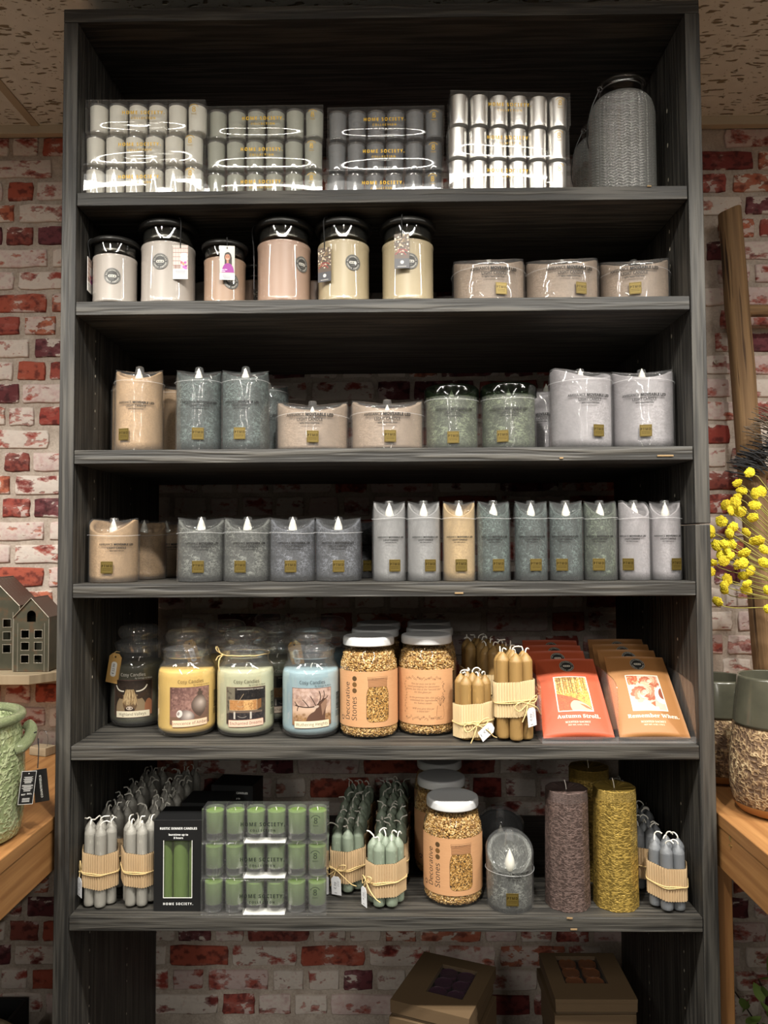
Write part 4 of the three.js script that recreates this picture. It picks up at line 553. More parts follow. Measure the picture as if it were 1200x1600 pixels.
const stonesArt = print(2048, 720, (c) => {
  c.fillStyle = '#c69468'; c.fillRect(0, 0, 2048, 720); const R = rng(11); for (let i = 0; i < 2600; i++) { c.fillStyle = i % 2 ? 'rgba(150,98,60,.16)' : 'rgba(228,184,140,.16)'; c.fillRect(R() * 2048, R() * 720, 30 + R() * 120, 1.5); }
  c.fillStyle = '#211814'; c.save(); c.translate(440, 640); c.rotate(-PI / 2); sans(c, 104); c.textAlign = 'left'; c.fillText('Decorative', 0, 0); c.fillText('Stones', 0, 108); for (let i = 0; i < 3; i++) { c.fillStyle = ['#5a3f1c', '#6b4a20', '#4c3516'][i]; c.beginPath(); c.arc(390 + i * 78, 78, 33, 0, 7); c.fill(); } c.restore();
  c.save(); c.translate(352, 640); c.rotate(-PI / 2); c.fillStyle = '#211814'; c.lineWidth = 12; c.strokeStyle = '#211814'; for (let i = 0; i < 3; i++) { c.beginPath(); c.arc(26, -44, 26, i * 2.09 + 0.3, i * 2.09 + 1.9); c.stroke(); } c.restore();
  // the jar in print
  const jar = () => { c.beginPath(); c.moveTo(716, 196); c.lineTo(948, 196); c.quadraticCurveTo(986, 260, 986, 330); c.lineTo(986, 590); c.quadraticCurveTo(980, 652, 900, 654); c.lineTo(760, 654); c.quadraticCurveTo(684, 652, 680, 590); c.lineTo(680, 330); c.quadraticCurveTo(684, 250, 716, 196); };
  c.save(); jar(); c.clip(); c.fillStyle = '#33220d'; c.fillRect(660, 180, 340, 500); for (let i = 0; i < 1500; i++) { c.fillStyle = ['#b98a48', '#8a6228', '#d9b071', '#6b4a1e', '#a27634'][i % 5]; c.beginPath(); c.ellipse(670 + R() * 330, 190 + R() * 470, 6 + R() * 5, 5 + R() * 3, R() * 3, 0, 7); c.fill(); } c.restore(); c.strokeStyle = '#2b1d14'; c.lineWidth = 4; jar(); c.stroke();
  c.fillStyle = '#a87850'; c.fillRect(704, 88, 256, 108); c.strokeStyle = '#5d3c26'; c.lineWidth = 3; for (let y = 92; y < 198; y += 21) { c.beginPath(); c.moveTo(704, y); c.bezierCurveTo(780, y + 10, 880, y - 8, 960, y + 2); c.stroke(); } c.strokeRect(704, 88, 256, 108); c.strokeRect(696, 70, 272, 42); c.fillStyle = '#4a3020'; sans(c, 26); c.textAlign = 'center'; c.fillText('Jar decoration', 832, 100);
  // the written side
  c.fillStyle = '#4a3020'; c.textAlign = 'center'; const lines = ['This jar may not be the', 'usual packaging for decorative', 'stones, but this is the “second life”', 'for this glass jar.', '', 'In the previous life, this jar', 'contained the ingredients', 'for Italian meals.', '', 'Will you give this jar', 'a third life?']; c.font = 'italic 30px serif'; lines.forEach((l, i) => c.fillText(l, 1580, 196 + i * 36));
  c.strokeStyle = '#4a3020'; c.lineWidth = 3; const doodle = (x, y, s) => { const k = floor(R() * 4); c.beginPath(); if (k === 0) c.arc(x, y, s * 0.5, 0, 6); else if (k === 1) { c.moveTo(x, y - s); c.quadraticCurveTo(x + s, y, x, y + s * 0.6); c.quadraticCurveTo(x - s, y, x, y - s); } else if (k === 2) for (let i = 0; i < 6; i++) { c.moveTo(x, y); c.lineTo(x + s * cos(i), y + s * sin(i)); } else { c.moveTo(x - s, y + s); c.quadraticCurveTo(x, y - s, x + s, y); c.moveTo(x, y); c.lineTo(x + s * 0.4, y - s); } c.stroke(); };
  for (let i = 0; i < 20; i++) { doodle(1340 + i * 25, 96 + R() * 34, 18); doodle(1340 + i * 25, 612 + R() * 50, 18); } for (let i = 0; i < 12; i++) { doodle(1308 + R() * 40, 170 + i * 36, 16); doodle(1850 + R() * 30, 170 + i * 24, 14); } c.beginPath(); c.moveTo(1776, 470); c.quadraticCurveTo(1740, 640, 1790, 650); c.lineTo(1850, 650); c.quadraticCurveTo(1890, 620, 1852, 470); c.stroke(); for (let i = 0; i < 5; i++) { c.beginPath(); c.moveTo(1814, 480); c.lineTo(1760 + i * 26, 400 - (i % 2) * 20); c.stroke(); c.beginPath(); c.arc(1760 + i * 26, 390 - (i % 2) * 20, 14, 0, 7); c.stroke(); }
});
const stonesLabelMat = Std({ map: stonesArt, roughness: 0.75, side: THREE.DoubleSide }), stonesLabelGeo = bend(new THREE.PlaneGeometry(0.3, 0.1035, 72, 1), 0.0564, 0, 0.0745);
let stoneSrc;
function stoneJar(label, x, z, shelf, turn, y) {
  const pos = [x, (y ?? S[shelf]) + 0.0005, z], g = 'jars of decorative stones'; if (stoneSrc) return copy(stoneSrc, label, pos, turn, g);
  const t = thing('stone_jar', label, 'jar', pos, turn, g); part(t, 'jar', stoneGlass, glass); part(t, 'lid', screwLid, lidWhite); part(t, 'paper_label', stonesLabelGeo, stonesLabelMat);
  const f = part(t, 'gravel', pebbleBand, pebbleMat); f.userData.kind = 'stuff'; part(t, 'gravel_core', stoneCore, coreMat); return (stoneSrc = t);
}
stoneJar('white lidded jar of golden stones, printed jar picture turned to the front, beside blue candle', -0.029, -0.096, 5, 0.85);
stoneJar('white lidded jar of golden stones with the handwritten text side in front', 0.0847, -0.117, 5, -1.62);
stoneJar('white lidded stone jar, second in the row behind the picture side jar', -0.0195, -0.222, 5, 0.6);
stoneJar('white lidded stone jar, second in the row behind the text side jar', 0.096, -0.236, 5, -0.4);
stoneJar('white lidded stone jar, last in the row behind the picture side jar', -0.015, -0.348, 5, 0.6);
stoneJar('white lidded stone jar, last in the row behind the text side jar', 0.1, -0.36, 5, -0.4);
stoneJar('white lidded jar of golden stones, foremost on the lowest visible shelf', 0.1308, -0.0865, 6, 0.72);
stoneJar('white lidded jar of stones behind the foremost one on the lowest visible shelf', 0.117, -0.212, 6, 0.95);
stoneJar('white lidded jar of stones in the dark, last on the lowest visible shelf', 0.12, -0.335, 6, 0.9);

// ---------------------------------------------------------------- bundles of dinner candles in corrugated sleeves
const corrMat = Std({ color: 0xbea27c, roughness: 0.9, side: THREE.DoubleSide }), corrPale = Std({ color: 0xd4bd92, roughness: 0.9, side: THREE.DoubleSide });
const priceArt = print(160, 256, (c) => { c.fillStyle = '#e4e4e6'; c.fillRect(0, 0, 160, 256); c.fillStyle = '#1c1c22'; c.save(); c.translate(74, 190); c.rotate(-PI / 2 + 0.15); c.font = 'italic 54px serif'; c.fillText('4,99', 0, 0); c.restore(); c.fillStyle = '#666'; for (let i = 0; i < 7; i++) c.fillRect(96, 60 + i * 12, 40, 3); c.fillRect(50, 226, 40, 8); });
const priceMat = Std({ map: priceArt, roughness: 0.6 });
const hexR = (a, R, rc) => { const t = ((a % (PI / 3)) + PI / 3) % (PI / 3) - PI / 6; return min(R * 1.02, (2 * rc * cos(PI / 6) + rc * 1.02) / max(0.2, cos(t)) * 1.0); };
function sleeve(R, rc, h, lean, rot) {
  const N = 46 * 8, P = [], U = [], I = [], pr = (a) => hexR(a - rot, R, rc) + 0.0013, y0 = (a) => lean * sin(a + 0.6);
  [[0.0009, 0], [0.0009, 0.5], [0.0009, 1], [-0.0008, 1], [-0.0008, 0]].forEach(([dr, t], k) => { for (let i = 0; i <= N; i++) { const a = i / N * 2 * PI, rr = pr(a) + dr + (k < 3 ? 0.0013 * cos(a * 46) : 0); P.push(rr * sin(a), y0(a) + t * h, rr * cos(a)); U.push(i / N, t); } });
  for (let k = 0; k < 4; k++) for (let i = 0; i < N; i++) { const a = k * (N + 1) + i, b = a + N + 1; I.push(a, a + 1, b, b, a + 1, b + 1); }
  const g = new THREE.BufferGeometry(); g.setAttribute('position', new THREE.Float32BufferAttribute(P, 3)); g.setAttribute('uv', new THREE.Float32BufferAttribute(U, 2)); g.setIndex(I); g.computeVertexNormals(); return g;
}
const waxBloom = datatex(256, 512, (u, v) => { const n = fbm(u * 6, v * 14, 151, 6, 14, 4), s = fbm(u * 40, v * 90, 157, 40, 90, 2); return 214 + 30 * (n - 0.5) + 60 * sstep(0.68, 0.8, s) * sstep(0.45, 0.6, n); });
function taper(rc, h) { return lathe([[0, 0], [rc * 0.8, 0], [rc * 0.97, 0.0025], [rc, 0.008], [rc * 1.0, h - 0.008], [rc * 0.97, h - 0.005], [rc * 0.72, h + 0.001], [rc * 0.42, h + 0.005], [rc * 0.2, h + 0.0085], [0, h + 0.0095]], 22); }
function curlyWick(h, s) { const R = rng(s), a = R() * 6.28, k = 0.0045 + R() * 0.005; return tube([[0, h + 0.007, 0], [0.0006, h + 0.011, 0], [k * 0.5 * sin(a), h + 0.0145 + R() * 0.002, k * 0.5 * cos(a)], [k * 1.2 * sin(a), h + 0.0145 + R() * 0.003, k * 1.2 * cos(a)], [k * 1.9 * sin(a), h + 0.012 + R() * 0.006, k * 1.9 * cos(a)]], 0.00135, 12, 5); }
const candleMats = new Map(), candleMat = (hex) => { if (!candleMats.has(hex)) candleMats.set(hex, Phy({ color: hex, map: waxBloom, roughness: 0.48, bumpMap: waxBloom, bumpScale: 0.0003 })); return candleMats.get(hex); };
const bundleSrc = new Map();
function bundle(label, group, [x, y, z], turn, key, o) {
  if (bundleSrc.has(key)) return copy(bundleSrc.get(key), label, [x, y, z], turn, group);
  const { rc, h, hex, sy, sh, rot = 0, lean = 0.004, pale, tagAt, bow, knot } = o, t = thing('candle_bundle', label, 'candle bundle', [x, y, z], turn, group), m = candleMat(hex), tg = taper(rc * 0.985, h), R = rng(key.length * 7 + round(h * 1e4));
  for (let i = 0; i < 7; i++) { const a = rot + i * PI / 3, q = i < 6 ? 2 * rc * 1.0 : 0, dy = 0.0005 + (i < 6 ? R() * 0.004 : 0.005), c = part(t, 'candle', tg, m, [q * sin(a), dy, q * cos(a)], [0, R() * 6, 0]); part(c, 'wick', curlyWick(h, round(R() * 9999)), wickMat); }
  const Rb = 3 * rc; part(t, 'sleeve', sleeve(Rb, rc, sh, lean, rot), pale ? corrPale : corrMat, [0, sy, 0]);
  const ty = sy + sh * 0.42, ring = (dy, ph) => { const p = []; for (let i = 0; i < 40; i++) { const a = i / 40 * 2 * PI; const r = hexR(a - rot, Rb, rc) + 0.0042; p.push([r * sin(a), ty + dy + lean * sin(a + 0.6) + 0.0012 * sin(a * 3 + ph), r * cos(a)]); } return tube(p, 0.0011, 90, 5, true); };
  const tw = part(t, 'twine', ring(0, 0), twineMat); part(tw, 'strand', ring(0.0016, 1.5), twineMat);
  if (bow !== undefined) { const r = Rb + 0.0055, f = (a, yy, k = 0) => [(r + k) * sin(bow + a), ty + yy, (r + k) * cos(bow + a)]; part(t, 'bow', mergeGeometries([tube([f(0, 0), f(-0.35, 0.004, 0.003), f(-0.6, -0.004, 0.004), f(-0.45, -0.012, 0.004), f(0, 0)], 0.0011, 24, 5), tube([f(0, 0), f(0.3, 0.012, 0.004), f(0.52, 0.012, 0.004), f(0.4, 0.002, 0.003), f(0, 0)], 0.0011, 24, 5), tube([f(0, 0), f(-0.12, -0.014, 0.003), f(-0.3, -0.032, 0.003)], 0.0011, 14, 5), tube([f(0, 0), f(0.4, -0.008, 0.005), f(0.75, -0.022, 0.006), f(0.95, -0.026, 0.008)], 0.0011, 14, 5), new THREE.IcosahedronGeometry(0.0027, 1).translate(...f(0, 0))]), twineMat); }
  if (knot !== undefined) { const r = Rb + 0.005, f = (a, yy, k = 0) => [(r + k) * sin(knot + a), ty + yy, (r + k) * cos(knot + a)]; part(t, 'bow', mergeGeometries([tube([f(0, 0), f(0.05, 0.012, 0.001), f(0.12, 0.022, 0.001), f(0.2, 0.014, 0.001), f(0, 0)], 0.0011, 20, 5), tube([f(0, 0), f(0.03, -0.014, 0.001), f(0.1, -0.03, 0.001)], 0.0011, 12, 5), new THREE.IcosahedronGeometry(0.0024, 1).translate(...f(0, 0))]), twineMat); }
  if (tagAt) { const [a, yy, rz, k] = tagAt; part(t, 'price_tag', tagShape(0.021, 0.034), priceMat, [(Rb + 0.0095 + (k ?? 0)) * sin(a), ty + yy, (Rb + 0.0095 + (k ?? 0)) * cos(a)], [0, a, rz]); }
  bundleSrc.set(key, t); return t;
}
const honeyB = 'honey brown candle bundles on the fifth shelf', greyB = 'grey candle bundles on the lowest visible shelf', greenB = 'green candle bundles on the lowest visible shelf', inkB = 'blue grey candle bundles on the lowest visible shelf';
bundle('short bundle of honey brown candles in a pale sleeve with twine bow', honeyB, [0.169, S[5] + 0.0005, -0.056], 0, 'hb_short', { rc: 0.0114, h: 0.108, hex: 0xb58f55, sy: 0.0065, sh: 0.061, rot: 0.35, pale: true, bow: 0.1, tagAt: [0.5, -0.011, -1.0] });
bundle('tall bundle of honey brown candles in a pale sleeve, price tag in front', honeyB, [0.2448, S[5] + 0.0005, -0.052], 0, 'hb_tall', { rc: 0.0125, h: 0.15, hex: 0xb58f55, sy: 0.045, sh: 0.064, rot: 0.05, pale: true, bow: 0.5, tagAt: [0.62, -0.024, 0.1] });
bundle('tall bundle of honey brown candles in the dark behind the front one', honeyB, [0.23, S[5] + 0.0005, -0.148], 0.5, 'hb_tall');
bundle('tall bundle of honey brown candles, third in its dark row', honeyB, [0.2, S[5] + 0.0005, -0.235], 1.2, 'hb_tall');
bundle('bundle of grey dinner candles in a corrugated sleeve, at the shelf end', greyB, [-0.5347, S[6] + 0.0005, -0.054], 0.1, 'grey', { rc: 0.0106, h: 0.138, hex: 0xb0aca2, sy: 0.039, sh: 0.063, rot: 0.25, lean: -0.004, knot: -1.1, tagAt: [-0.95, -0.026, 0, -0.003] });
bundle('bundle of grey dinner candles beside the black candle box', greyB, [-0.4605, S[6] + 0.0005, -0.056], 0.25, 'grey_back', { rc: 0.0106, h: 0.138, hex: 0xb0aca2, sy: 0.042, sh: 0.06, rot: 0.25, lean: -0.004 });
[[-0.533, -0.134], [-0.4582, -0.137], [-0.533, -0.212], [-0.4582, -0.215], [-0.533, -0.29], [-0.4582, -0.293], [-0.533, -0.368], [-0.4582, -0.371]].forEach(([x, z], i) => bundle(`bundle of grey candles in the dark, ${ORD[i]} behind the front grey pair`, greyB, [x, S[6] + 0.0005, z], 0.25 + i * 1.0472, 'grey_back', { rc: 0.0106, h: 0.138, hex: 0xb0aca2, sy: 0.039, sh: 0.063, rot: 0.25, lean: -0.004 }));
bundle('bundle of sage green candles with price tag, foremost of the green ones', greenB, [0.0028, S[6] + 0.0005, -0.056], 0, 'sage', { rc: 0.0115, h: 0.108, hex: 0x9ba893, sy: 0.022, sh: 0.06, rot: 0.5, lean: 0.003, bow: -1.15, tagAt: [-1.05, -0.026, 0.05, 0.002] });
bundle('bundle of sage green candles beside the green votive boxes', greenB, [-0.072, S[6] + 0.0005, -0.119], 0.6, 'sage');
[[0.012, -0.14], [-0.07, -0.2], [0.014, -0.223], [-0.066, -0.283], [0.016, -0.306], [-0.062, -0.366], [0.018, -0.389]].forEach(([x, z], i) => bundle(`bundle of sage green candles in the dark, ${ORD[i]} behind the front green pair`, greenB, [x, S[6] + 0.0005, z], 0.5 + i, 'sage_back', { rc: 0.0115, h: 0.108, hex: 0x9ba893, sy: 0.022, sh: 0.06, rot: 0.5, lean: 0.003 }));
bundle('bundle of blue grey candles in a corrugated sleeve at the bookcase side', inkB, [0.524, S[6] + 0.0005, -0.046], 0, 'ink', { rc: 0.0116, h: 0.108, hex: 0x84878b, sy: 0.024, sh: 0.058, rot: 0.7, lean: -0.004 });
bundle('bundle of blue grey candles right behind the front blue grey one', inkB, [0.508, S[6] + 0.0005, -0.13], 0.7, 'ink');
[[0.522, -0.215], [0.5, -0.3], [0.522, -0.385]].forEach(([x, z], i) => bundle(`bundle of blue grey candles in the dark, ${ORD[i + 1]} behind the front blue grey one`, inkB, [x, S[6] + 0.0005, z], 0.5 + i, 'ink'));

// ---------------------------------------------------------------- scented sachets in clear display boxes
const badge = (c, x, y, r) => { c.fillStyle = '#2b2a28'; c.beginPath(); c.arc(x, y, r, 0, 7); c.fill(); c.strokeStyle = '#c9c1b2'; c.lineWidth = r * 0.05; c.beginPath(); c.arc(x, y, r * 0.95, 0, 7); c.stroke(); c.fillStyle = '#c9c1b2'; sans(c, r * 0.24, 'bold'); c.textAlign = 'center'; c.textBaseline = 'middle'; const ring = (s, a0, a1, q, f) => [...s].forEach((ch, i) => { const a = a0 + (a1 - a0) * (i / (s.length - 1)); c.save(); c.translate(x + q * sin(a), y - q * cos(a)); c.rotate(f ? a + PI : a); c.fillText(ch, 0, 0); c.restore(); }); ring('BRIDGEWATER', -1.35, 1.35, r * 0.76); ring('CANDLE COMPANY', PI + 1.35, PI - 1.35, r * 0.77, true); c.beginPath(); c.roundRect(x - r * 0.5, y - r * 0.17, r, r * 0.34, r * 0.17); c.fill(); c.fillStyle = '#2b2a28'; for (const k of [-0.28, 0, 0.28]) { c.beginPath(); c.arc(x + k * r, y + r * 0.03, r * 0.09, PI, 0); c.fill(); } c.textBaseline = 'alphabetic'; };
const sachetArt = (bg, dk, lt, title, draw) => print(640, 960, (c) => {
  c.fillStyle = bg; c.fillRect(0, 0, 640, 960); c.globalAlpha = 0.28; c.lineWidth = 3; const R = rng(4); for (let y = -40; y < 1000; y += 62) for (let x = -40; x < 680; x += 62) { c.strokeStyle = (x + y) / 62 % 2 ? dk : lt; const odd = ((x + 40) / 62 + (y + 40) / 62) % 2; for (let k = 0; k < 4; k++) { c.beginPath(); if (odd) { c.moveTo(x, y + k * 15); c.lineTo(x + 62, y + k * 15 + 16); } else { c.moveTo(x + k * 15, y); c.lineTo(x + k * 15 + 16, y + 62); } c.stroke(); } } c.globalAlpha = 1;
  badge(c, 330, 112, 78); c.save(); c.beginPath(); c.rect(168, 262, 330, 420); c.clip(); draw(c, R); c.restore(); c.strokeStyle = '#f4ead8'; c.lineWidth = 9; c.strokeRect(168, 262, 330, 420);
  c.fillStyle = '#f6ecdc'; c.font = 'bold 54px serif'; c.textAlign = 'center'; c.fillText(title, 350, 762); c.font = '27px serif'; c.fillText('SCENTED SACHET', 330, 820); c.font = '19px serif'; c.fillText('NET WT. 6 OZ / 170 G', 330, 850);
});
const autumn = (c, R) => { const g = c.createLinearGradient(168, 262, 498, 600); g.addColorStop(0, '#6b5a3a'); g.addColorStop(0.5, '#c98b3a'); g.addColorStop(1, '#e0b45a'); c.fillStyle = g; c.fillRect(168, 262, 330, 420); for (let i = 0; i < 700; i++) { c.globalAlpha = 0.5; c.fillStyle = ['#e8c46a', '#d08a34', '#8a5a2a', '#f4dc98'][i % 4]; c.beginPath(); c.arc(168 + R() * 330, 262 + R() * 220, 2 + R() * 6, 0, 7); c.fill(); } c.globalAlpha = 1; for (let i = 0; i < 17; i++) { c.fillStyle = i % 3 ? '#4c3a28' : '#cfc09c'; const x = 172 + i * 20 + R() * 8; c.fillRect(x, 262, 3 + R() * 5, 170 + R() * 60); } for (let i = 0; i < 420; i++) { c.globalAlpha = 0.45; c.fillStyle = ['#c9973c', '#a8662a', '#e0bc62', '#6d4a26'][i % 4]; c.beginPath(); c.arc(168 + R() * 330, 262 + R() * 250, 2 + R() * 7, 0, 7); c.fill(); } c.globalAlpha = 1; c.fillStyle = '#b4502c'; c.beginPath(); c.moveTo(168, 470); c.lineTo(360, 540); c.lineTo(498, 640); c.lineTo(498, 690); c.lineTo(168, 690); c.fill(); for (let i = 0; i < 300; i++) { c.globalAlpha = 0.4; c.fillStyle = ['#8f3a1e', '#d0703a', '#c2602e'][i % 3]; c.beginPath(); c.arc(168 + R() * 330, 500 + R() * 190, 2 + R() * 7, 0, 7); c.fill(); } c.globalAlpha = 1; c.fillStyle = '#cfa98c'; c.beginPath(); c.moveTo(310, 690); c.quadraticCurveTo(260, 600, 330, 560); c.quadraticCurveTo(420, 560, 500, 660); c.lineTo(500, 690); c.fill(); c.fillStyle = '#b5643e'; c.beginPath(); c.moveTo(380, 600); c.quadraticCurveTo(440, 600, 498, 670); c.lineTo(440, 650); c.fill(); };
const roses = (c, R) => { c.fillStyle = '#bfae9e'; c.fillRect(168, 262, 330, 420); const rose = (x, y, r, col) => { for (let k = 6; k > 0; k--) { for (let i = 0; i < 7; i++) { const a = i * 0.9 + k * 0.5; c.fillStyle = ['#d9a98a', '#bd7c5e', '#a85c40', '#e2bda2'][(i + k) % 4]; if (col) c.fillStyle = ['#d07a4e', '#c05c34', '#e09a6c', '#b04c2c'][(i + k) % 4]; c.beginPath(); c.ellipse(x + cos(a) * r * k / 7, y + sin(a) * r * k / 7, r * 0.36, r * 0.25, a, 0, 7); c.fill(); } } c.strokeStyle = '#9a4a36'; c.lineWidth = 3; for (let k = 1; k < 5; k++) { c.beginPath(); c.arc(x, y, r * k / 6, k, k + 4.4); c.stroke(); } }; rose(218, 318, 60, true); rose(386, 340, 88); rose(310, 478, 112); c.fillStyle = '#efe6da'; c.beginPath(); c.ellipse(486, 500, 74, 104, 0.2, 0, 7); c.fill(); c.fillStyle = '#8d4a32'; c.beginPath(); c.ellipse(500, 480, 46, 70, 0.2, 0, 7); c.fill(); c.fillStyle = '#c9bba8'; for (let i = 0; i < 7; i++) { c.globalAlpha = 0.6; c.fillRect(168, 590 + i * 14, 330, 7); } c.globalAlpha = 1; c.fillStyle = '#b5643e'; c.beginPath(); c.moveTo(350, 600); c.lineTo(400, 575); c.lineTo(390, 640); c.fill(); c.fillStyle = '#f0e8dc'; c.fillRect(330, 640, 90, 50); };
const sachetMats = [Std({ map: sachetArt('#b4502f', '#94391d', '#cc7450', 'Autumn Stroll.', autumn), roughness: 0.55, side: THREE.DoubleSide }), Std({ map: sachetArt('#a3703f', '#84582f', '#bd8c5c', 'Remember When.', roses), roughness: 0.55, side: THREE.DoubleSide })];
// a filled paper pouch: wide flat foot, pillow in the middle, thin at the top edge; its own foot is the origin and it leans back
function pouch(w0, w1, L) {
  const N = 14, M = 22, P = [], U = [], I = [];
  for (const side of [1, -1]) for (let j = 0; j <= M; j++) for (let i = 0; i <= N; i++) { const v = j / M, u = i / N, w = lerp(w0, w1, v), b = pow(sin(PI * clamp(u, 0.02, 0.98)), 0.7) * (0.0115 * pow(sin(PI * clamp(v * 0.92 + 0.04)), 0.6) + 0.004 * sstep(0.34, 0, v)); P.push((u - 0.5) * w, v * L, side * (b + 0.0003)); U.push(u, v); }
  const K = (N + 1) * (M + 1); for (let s = 0; s < 2; s++) for (let j = 0; j < M; j++) for (let i = 0; i < N; i++) { const a = s * K + j * (N + 1) + i, b = a + N + 1; s ? I.push(a, b, a + 1, b, b + 1, a + 1) : I.push(a, a + 1, b, b, a + 1, b + 1); }
  for (const j of [0, M]) for (let i = 0; i < N; i++) { const a = j * (N + 1) + i, b = a + K; I.push(a, b, a + 1, b, b + 1, a + 1); } for (const i of [0, N]) for (let j = 0; j < M; j++) { const a = j * (N + 1) + i, b = a + K, n = N + 1; I.push(a, a + n, b, b, a + n, b + n); }
  const g = new THREE.BufferGeometry(); g.setAttribute('position', new THREE.Float32BufferAttribute(P, 3)); g.setAttribute('uv', new THREE.Float32BufferAttribute(U, 2)); g.setIndex(I); g.computeVertexNormals(); return g;
}
const pouchGeo = pouch(0.13, 0.117, 0.178);
function sachet(k, label, x, z, lean, yaw = 0, roll = 0, up = 0) {
  const t = thing('scented_sachet', label, 'sachet', [x, S[5] + 0.007 + up, z], 0, k ? 'brown scented sachets' : 'orange red scented sachets'), m = part(t, 'pouch', pouchGeo, sachetMats[k]); m.rotation.order = 'YXZ'; m.rotation.set(-lean, yaw, roll); return t;
}
[['orange red sachet with autumn path picture, foremost in its box', 0.361, -0.0265, 0.8, -0.05, 0.03, 0], ['orange red sachet, second in its box, only badge and top showing', 0.357, -0.085, 0.72, 0, 0.015, 0], ['orange red sachet, third in its box, half its badge showing', 0.357, -0.132, 0.66, 0, 0, 0], ['orange red sachet at the back of its box, edge of badge showing', 0.3565, -0.178, 0.6, 0, -0.01, 0]].forEach((a) => sachet(0, ...a));
[['brown sachet with roses picture, foremost in its box', 0.5005, -0.0265, 0.76, 0.03, -0.02, 0], ['brown sachet, second in its box, top of badge showing', 0.4985, -0.085, 0.7, 0.02, -0.02, 0], ['brown sachet, third in its box, top of badge showing', 0.4995, -0.132, 0.64, 0, 0, 0], ['brown sachet at the back of its box, edge of badge showing', 0.4995, -0.178, 0.58, 0, 0, 0]].forEach((a) => sachet(1, ...a));
const trayMat = pane({ roughness: 0.05, ior: 1.5, transmission: 0.93 });
function tray(label, x) {
  const t = thing('display_box', label, 'display box', [x, S[5] + 0.0006, -0.012], 0, 'clear sachet display boxes'), w = 0.1395, d = 0.3, h = 0.107;
  const sd = new THREE.Shape(); sd.moveTo(0, 0); sd.lineTo(d, 0); sd.lineTo(d, h * 1.1); sd.lineTo(0.1, h * 1.08); sd.lineTo(0.018, h); sd.quadraticCurveTo(0.004, h * 0.9, 0.003, h * 0.5); sd.lineTo(0, 0);
  for (const s of [-1, 1]) { part(t, 'side_panel', new THREE.ShapeGeometry(sd, 6).rotateY(PI / 2), trayMat, [s * w / 2, 0, 0]); part(t, 'edge', tube([[s * w / 2, 0.001, 0], [s * w / 2, h * 0.5, -0.003], [s * w / 2, h * 0.93, -0.008], [s * w / 2, h, -0.018], [s * w / 2, h * 1.08, -0.1], [s * w / 2, h * 1.1, -d]], 0.0006, 40, 5), seamMat); }
  part(t, 'back_panel', new THREE.PlaneGeometry(w, h * 1.1).translate(0, h * 0.55, -d), trayMat); part(t, 'front_lip', new THREE.PlaneGeometry(w, 0.012).translate(0, 0.006, 0), trayMat); part(t, 'bottom_panel', new THREE.PlaneGeometry(w, d).rotateX(-PI / 2).translate(0, 0, -d / 2), trayMat);
}
tray('clear display box holding the orange red sachets', 0.3605); tray('clear display box holding the brown sachets', 0.501);

// ---------------------------------------------------------------- black boxes of green dinner candles
const rusticArt = print(512, 896, (c) => { c.fillStyle = '#f2f2f0'; c.textAlign = 'center'; sans(c, 32, 'bold'); c.fillText('RUSTIC DINNER CANDLES', 256, 92); sans(c, 28, 'bold'); c.fillText('burntime up to', 256, 152); c.fillText('8 hours', 256, 184); sans(c, 34, 'bold'); spaced(c, 'HOME SOCIETY.', 256, 836, 5); });
let cartonSrc;
function carton(label, pos, turn) {
  if (cartonSrc) return copy(cartonSrc, label, pos, turn, 'black boxes of green dinner candles');
  const w = 0.0905, h = 0.164, d = 0.075, t = thing('candle_box', label, 'box', pos, turn, 'black boxes of green dinner candles');
  const f = new THREE.Shape(); f.moveTo(-w / 2, 0); f.lineTo(w / 2, 0); f.lineTo(w / 2, h); f.lineTo(-w / 2, h); f.lineTo(-w / 2, 0); const o = new THREE.Path(); o.moveTo(-0.027, 0.024); o.lineTo(-0.027, 0.127); o.lineTo(0.025, 0.127); o.lineTo(0.025, 0.024); o.lineTo(-0.027, 0.024); f.holes.push(o);
  part(t, 'front_panel', new THREE.ExtrudeGeometry(f, { depth: 0.0012, bevelEnabled: false }), blackCard, [0, 0, d / 2 - 0.0012]);
  for (const s of [-1, 1]) part(t, 'side_panel', rbox(0.0012, h, d - 0.0026, 0.0003), blackCard, [s * (w / 2 - 0.0006), h / 2, -0.0006]); part(t, 'back_panel', rbox(w - 0.003, h, 0.0012, 0.0003), blackCard, [0, h / 2, -d / 2 + 0.0006]); part(t, 'top_panel', rbox(w, 0.0014, d, 0.0004), blackCard, [0, h - 0.0003, 0]); part(t, 'bottom_panel', rbox(w - 0.003, 0.0012, d - 0.003, 0.0003), blackCard, [0, 0.0007, 0]);
  part(t, 'window_pane', new THREE.PlaneGeometry(0.054, 0.105).translate(-0.001, 0.0755, d / 2 - 0.0016), boxFilm);
  const fr = whiteCard; for (const [x, y, a, b] of [[-0.001, 0.0238, 0.053, 0.0012], [-0.0272, 0.0755, 0.0012, 0.104], [0.0252, 0.0755, 0.0012, 0.104]]) part(t, 'window_edge', rbox(a, b, 0.0006, 0.0002), fr, [x, y, d / 2 + 0.0002]);
  const gm = Phy({ color: 0x76904a, map: waxTex, roughness: 0.55, bumpMap: waxBump, bumpScale: 0.0007 }), cg = lathe([[0, 0], [0.0135, 0], [0.0142, 0.003], [0.0142, 0.144], [0.012, 0.149], [0.004, 0.152], [0, 0.152]], 26); for (const x of [-0.0285, 0.0005, 0.0295]) part(t, 'candle', cg, gm, [x, 0.0018, 0.0185]);
  part(t, 'lettering', new THREE.PlaneGeometry(w, h).translate(0, h / 2, d / 2 + 0.0006), inkmat(rusticArt)); return (cartonSrc = t);
}
carton('black window box of rustic green dinner candles, foremost', [-0.3785, S[6] + 0.0005, -0.058], 0.006);
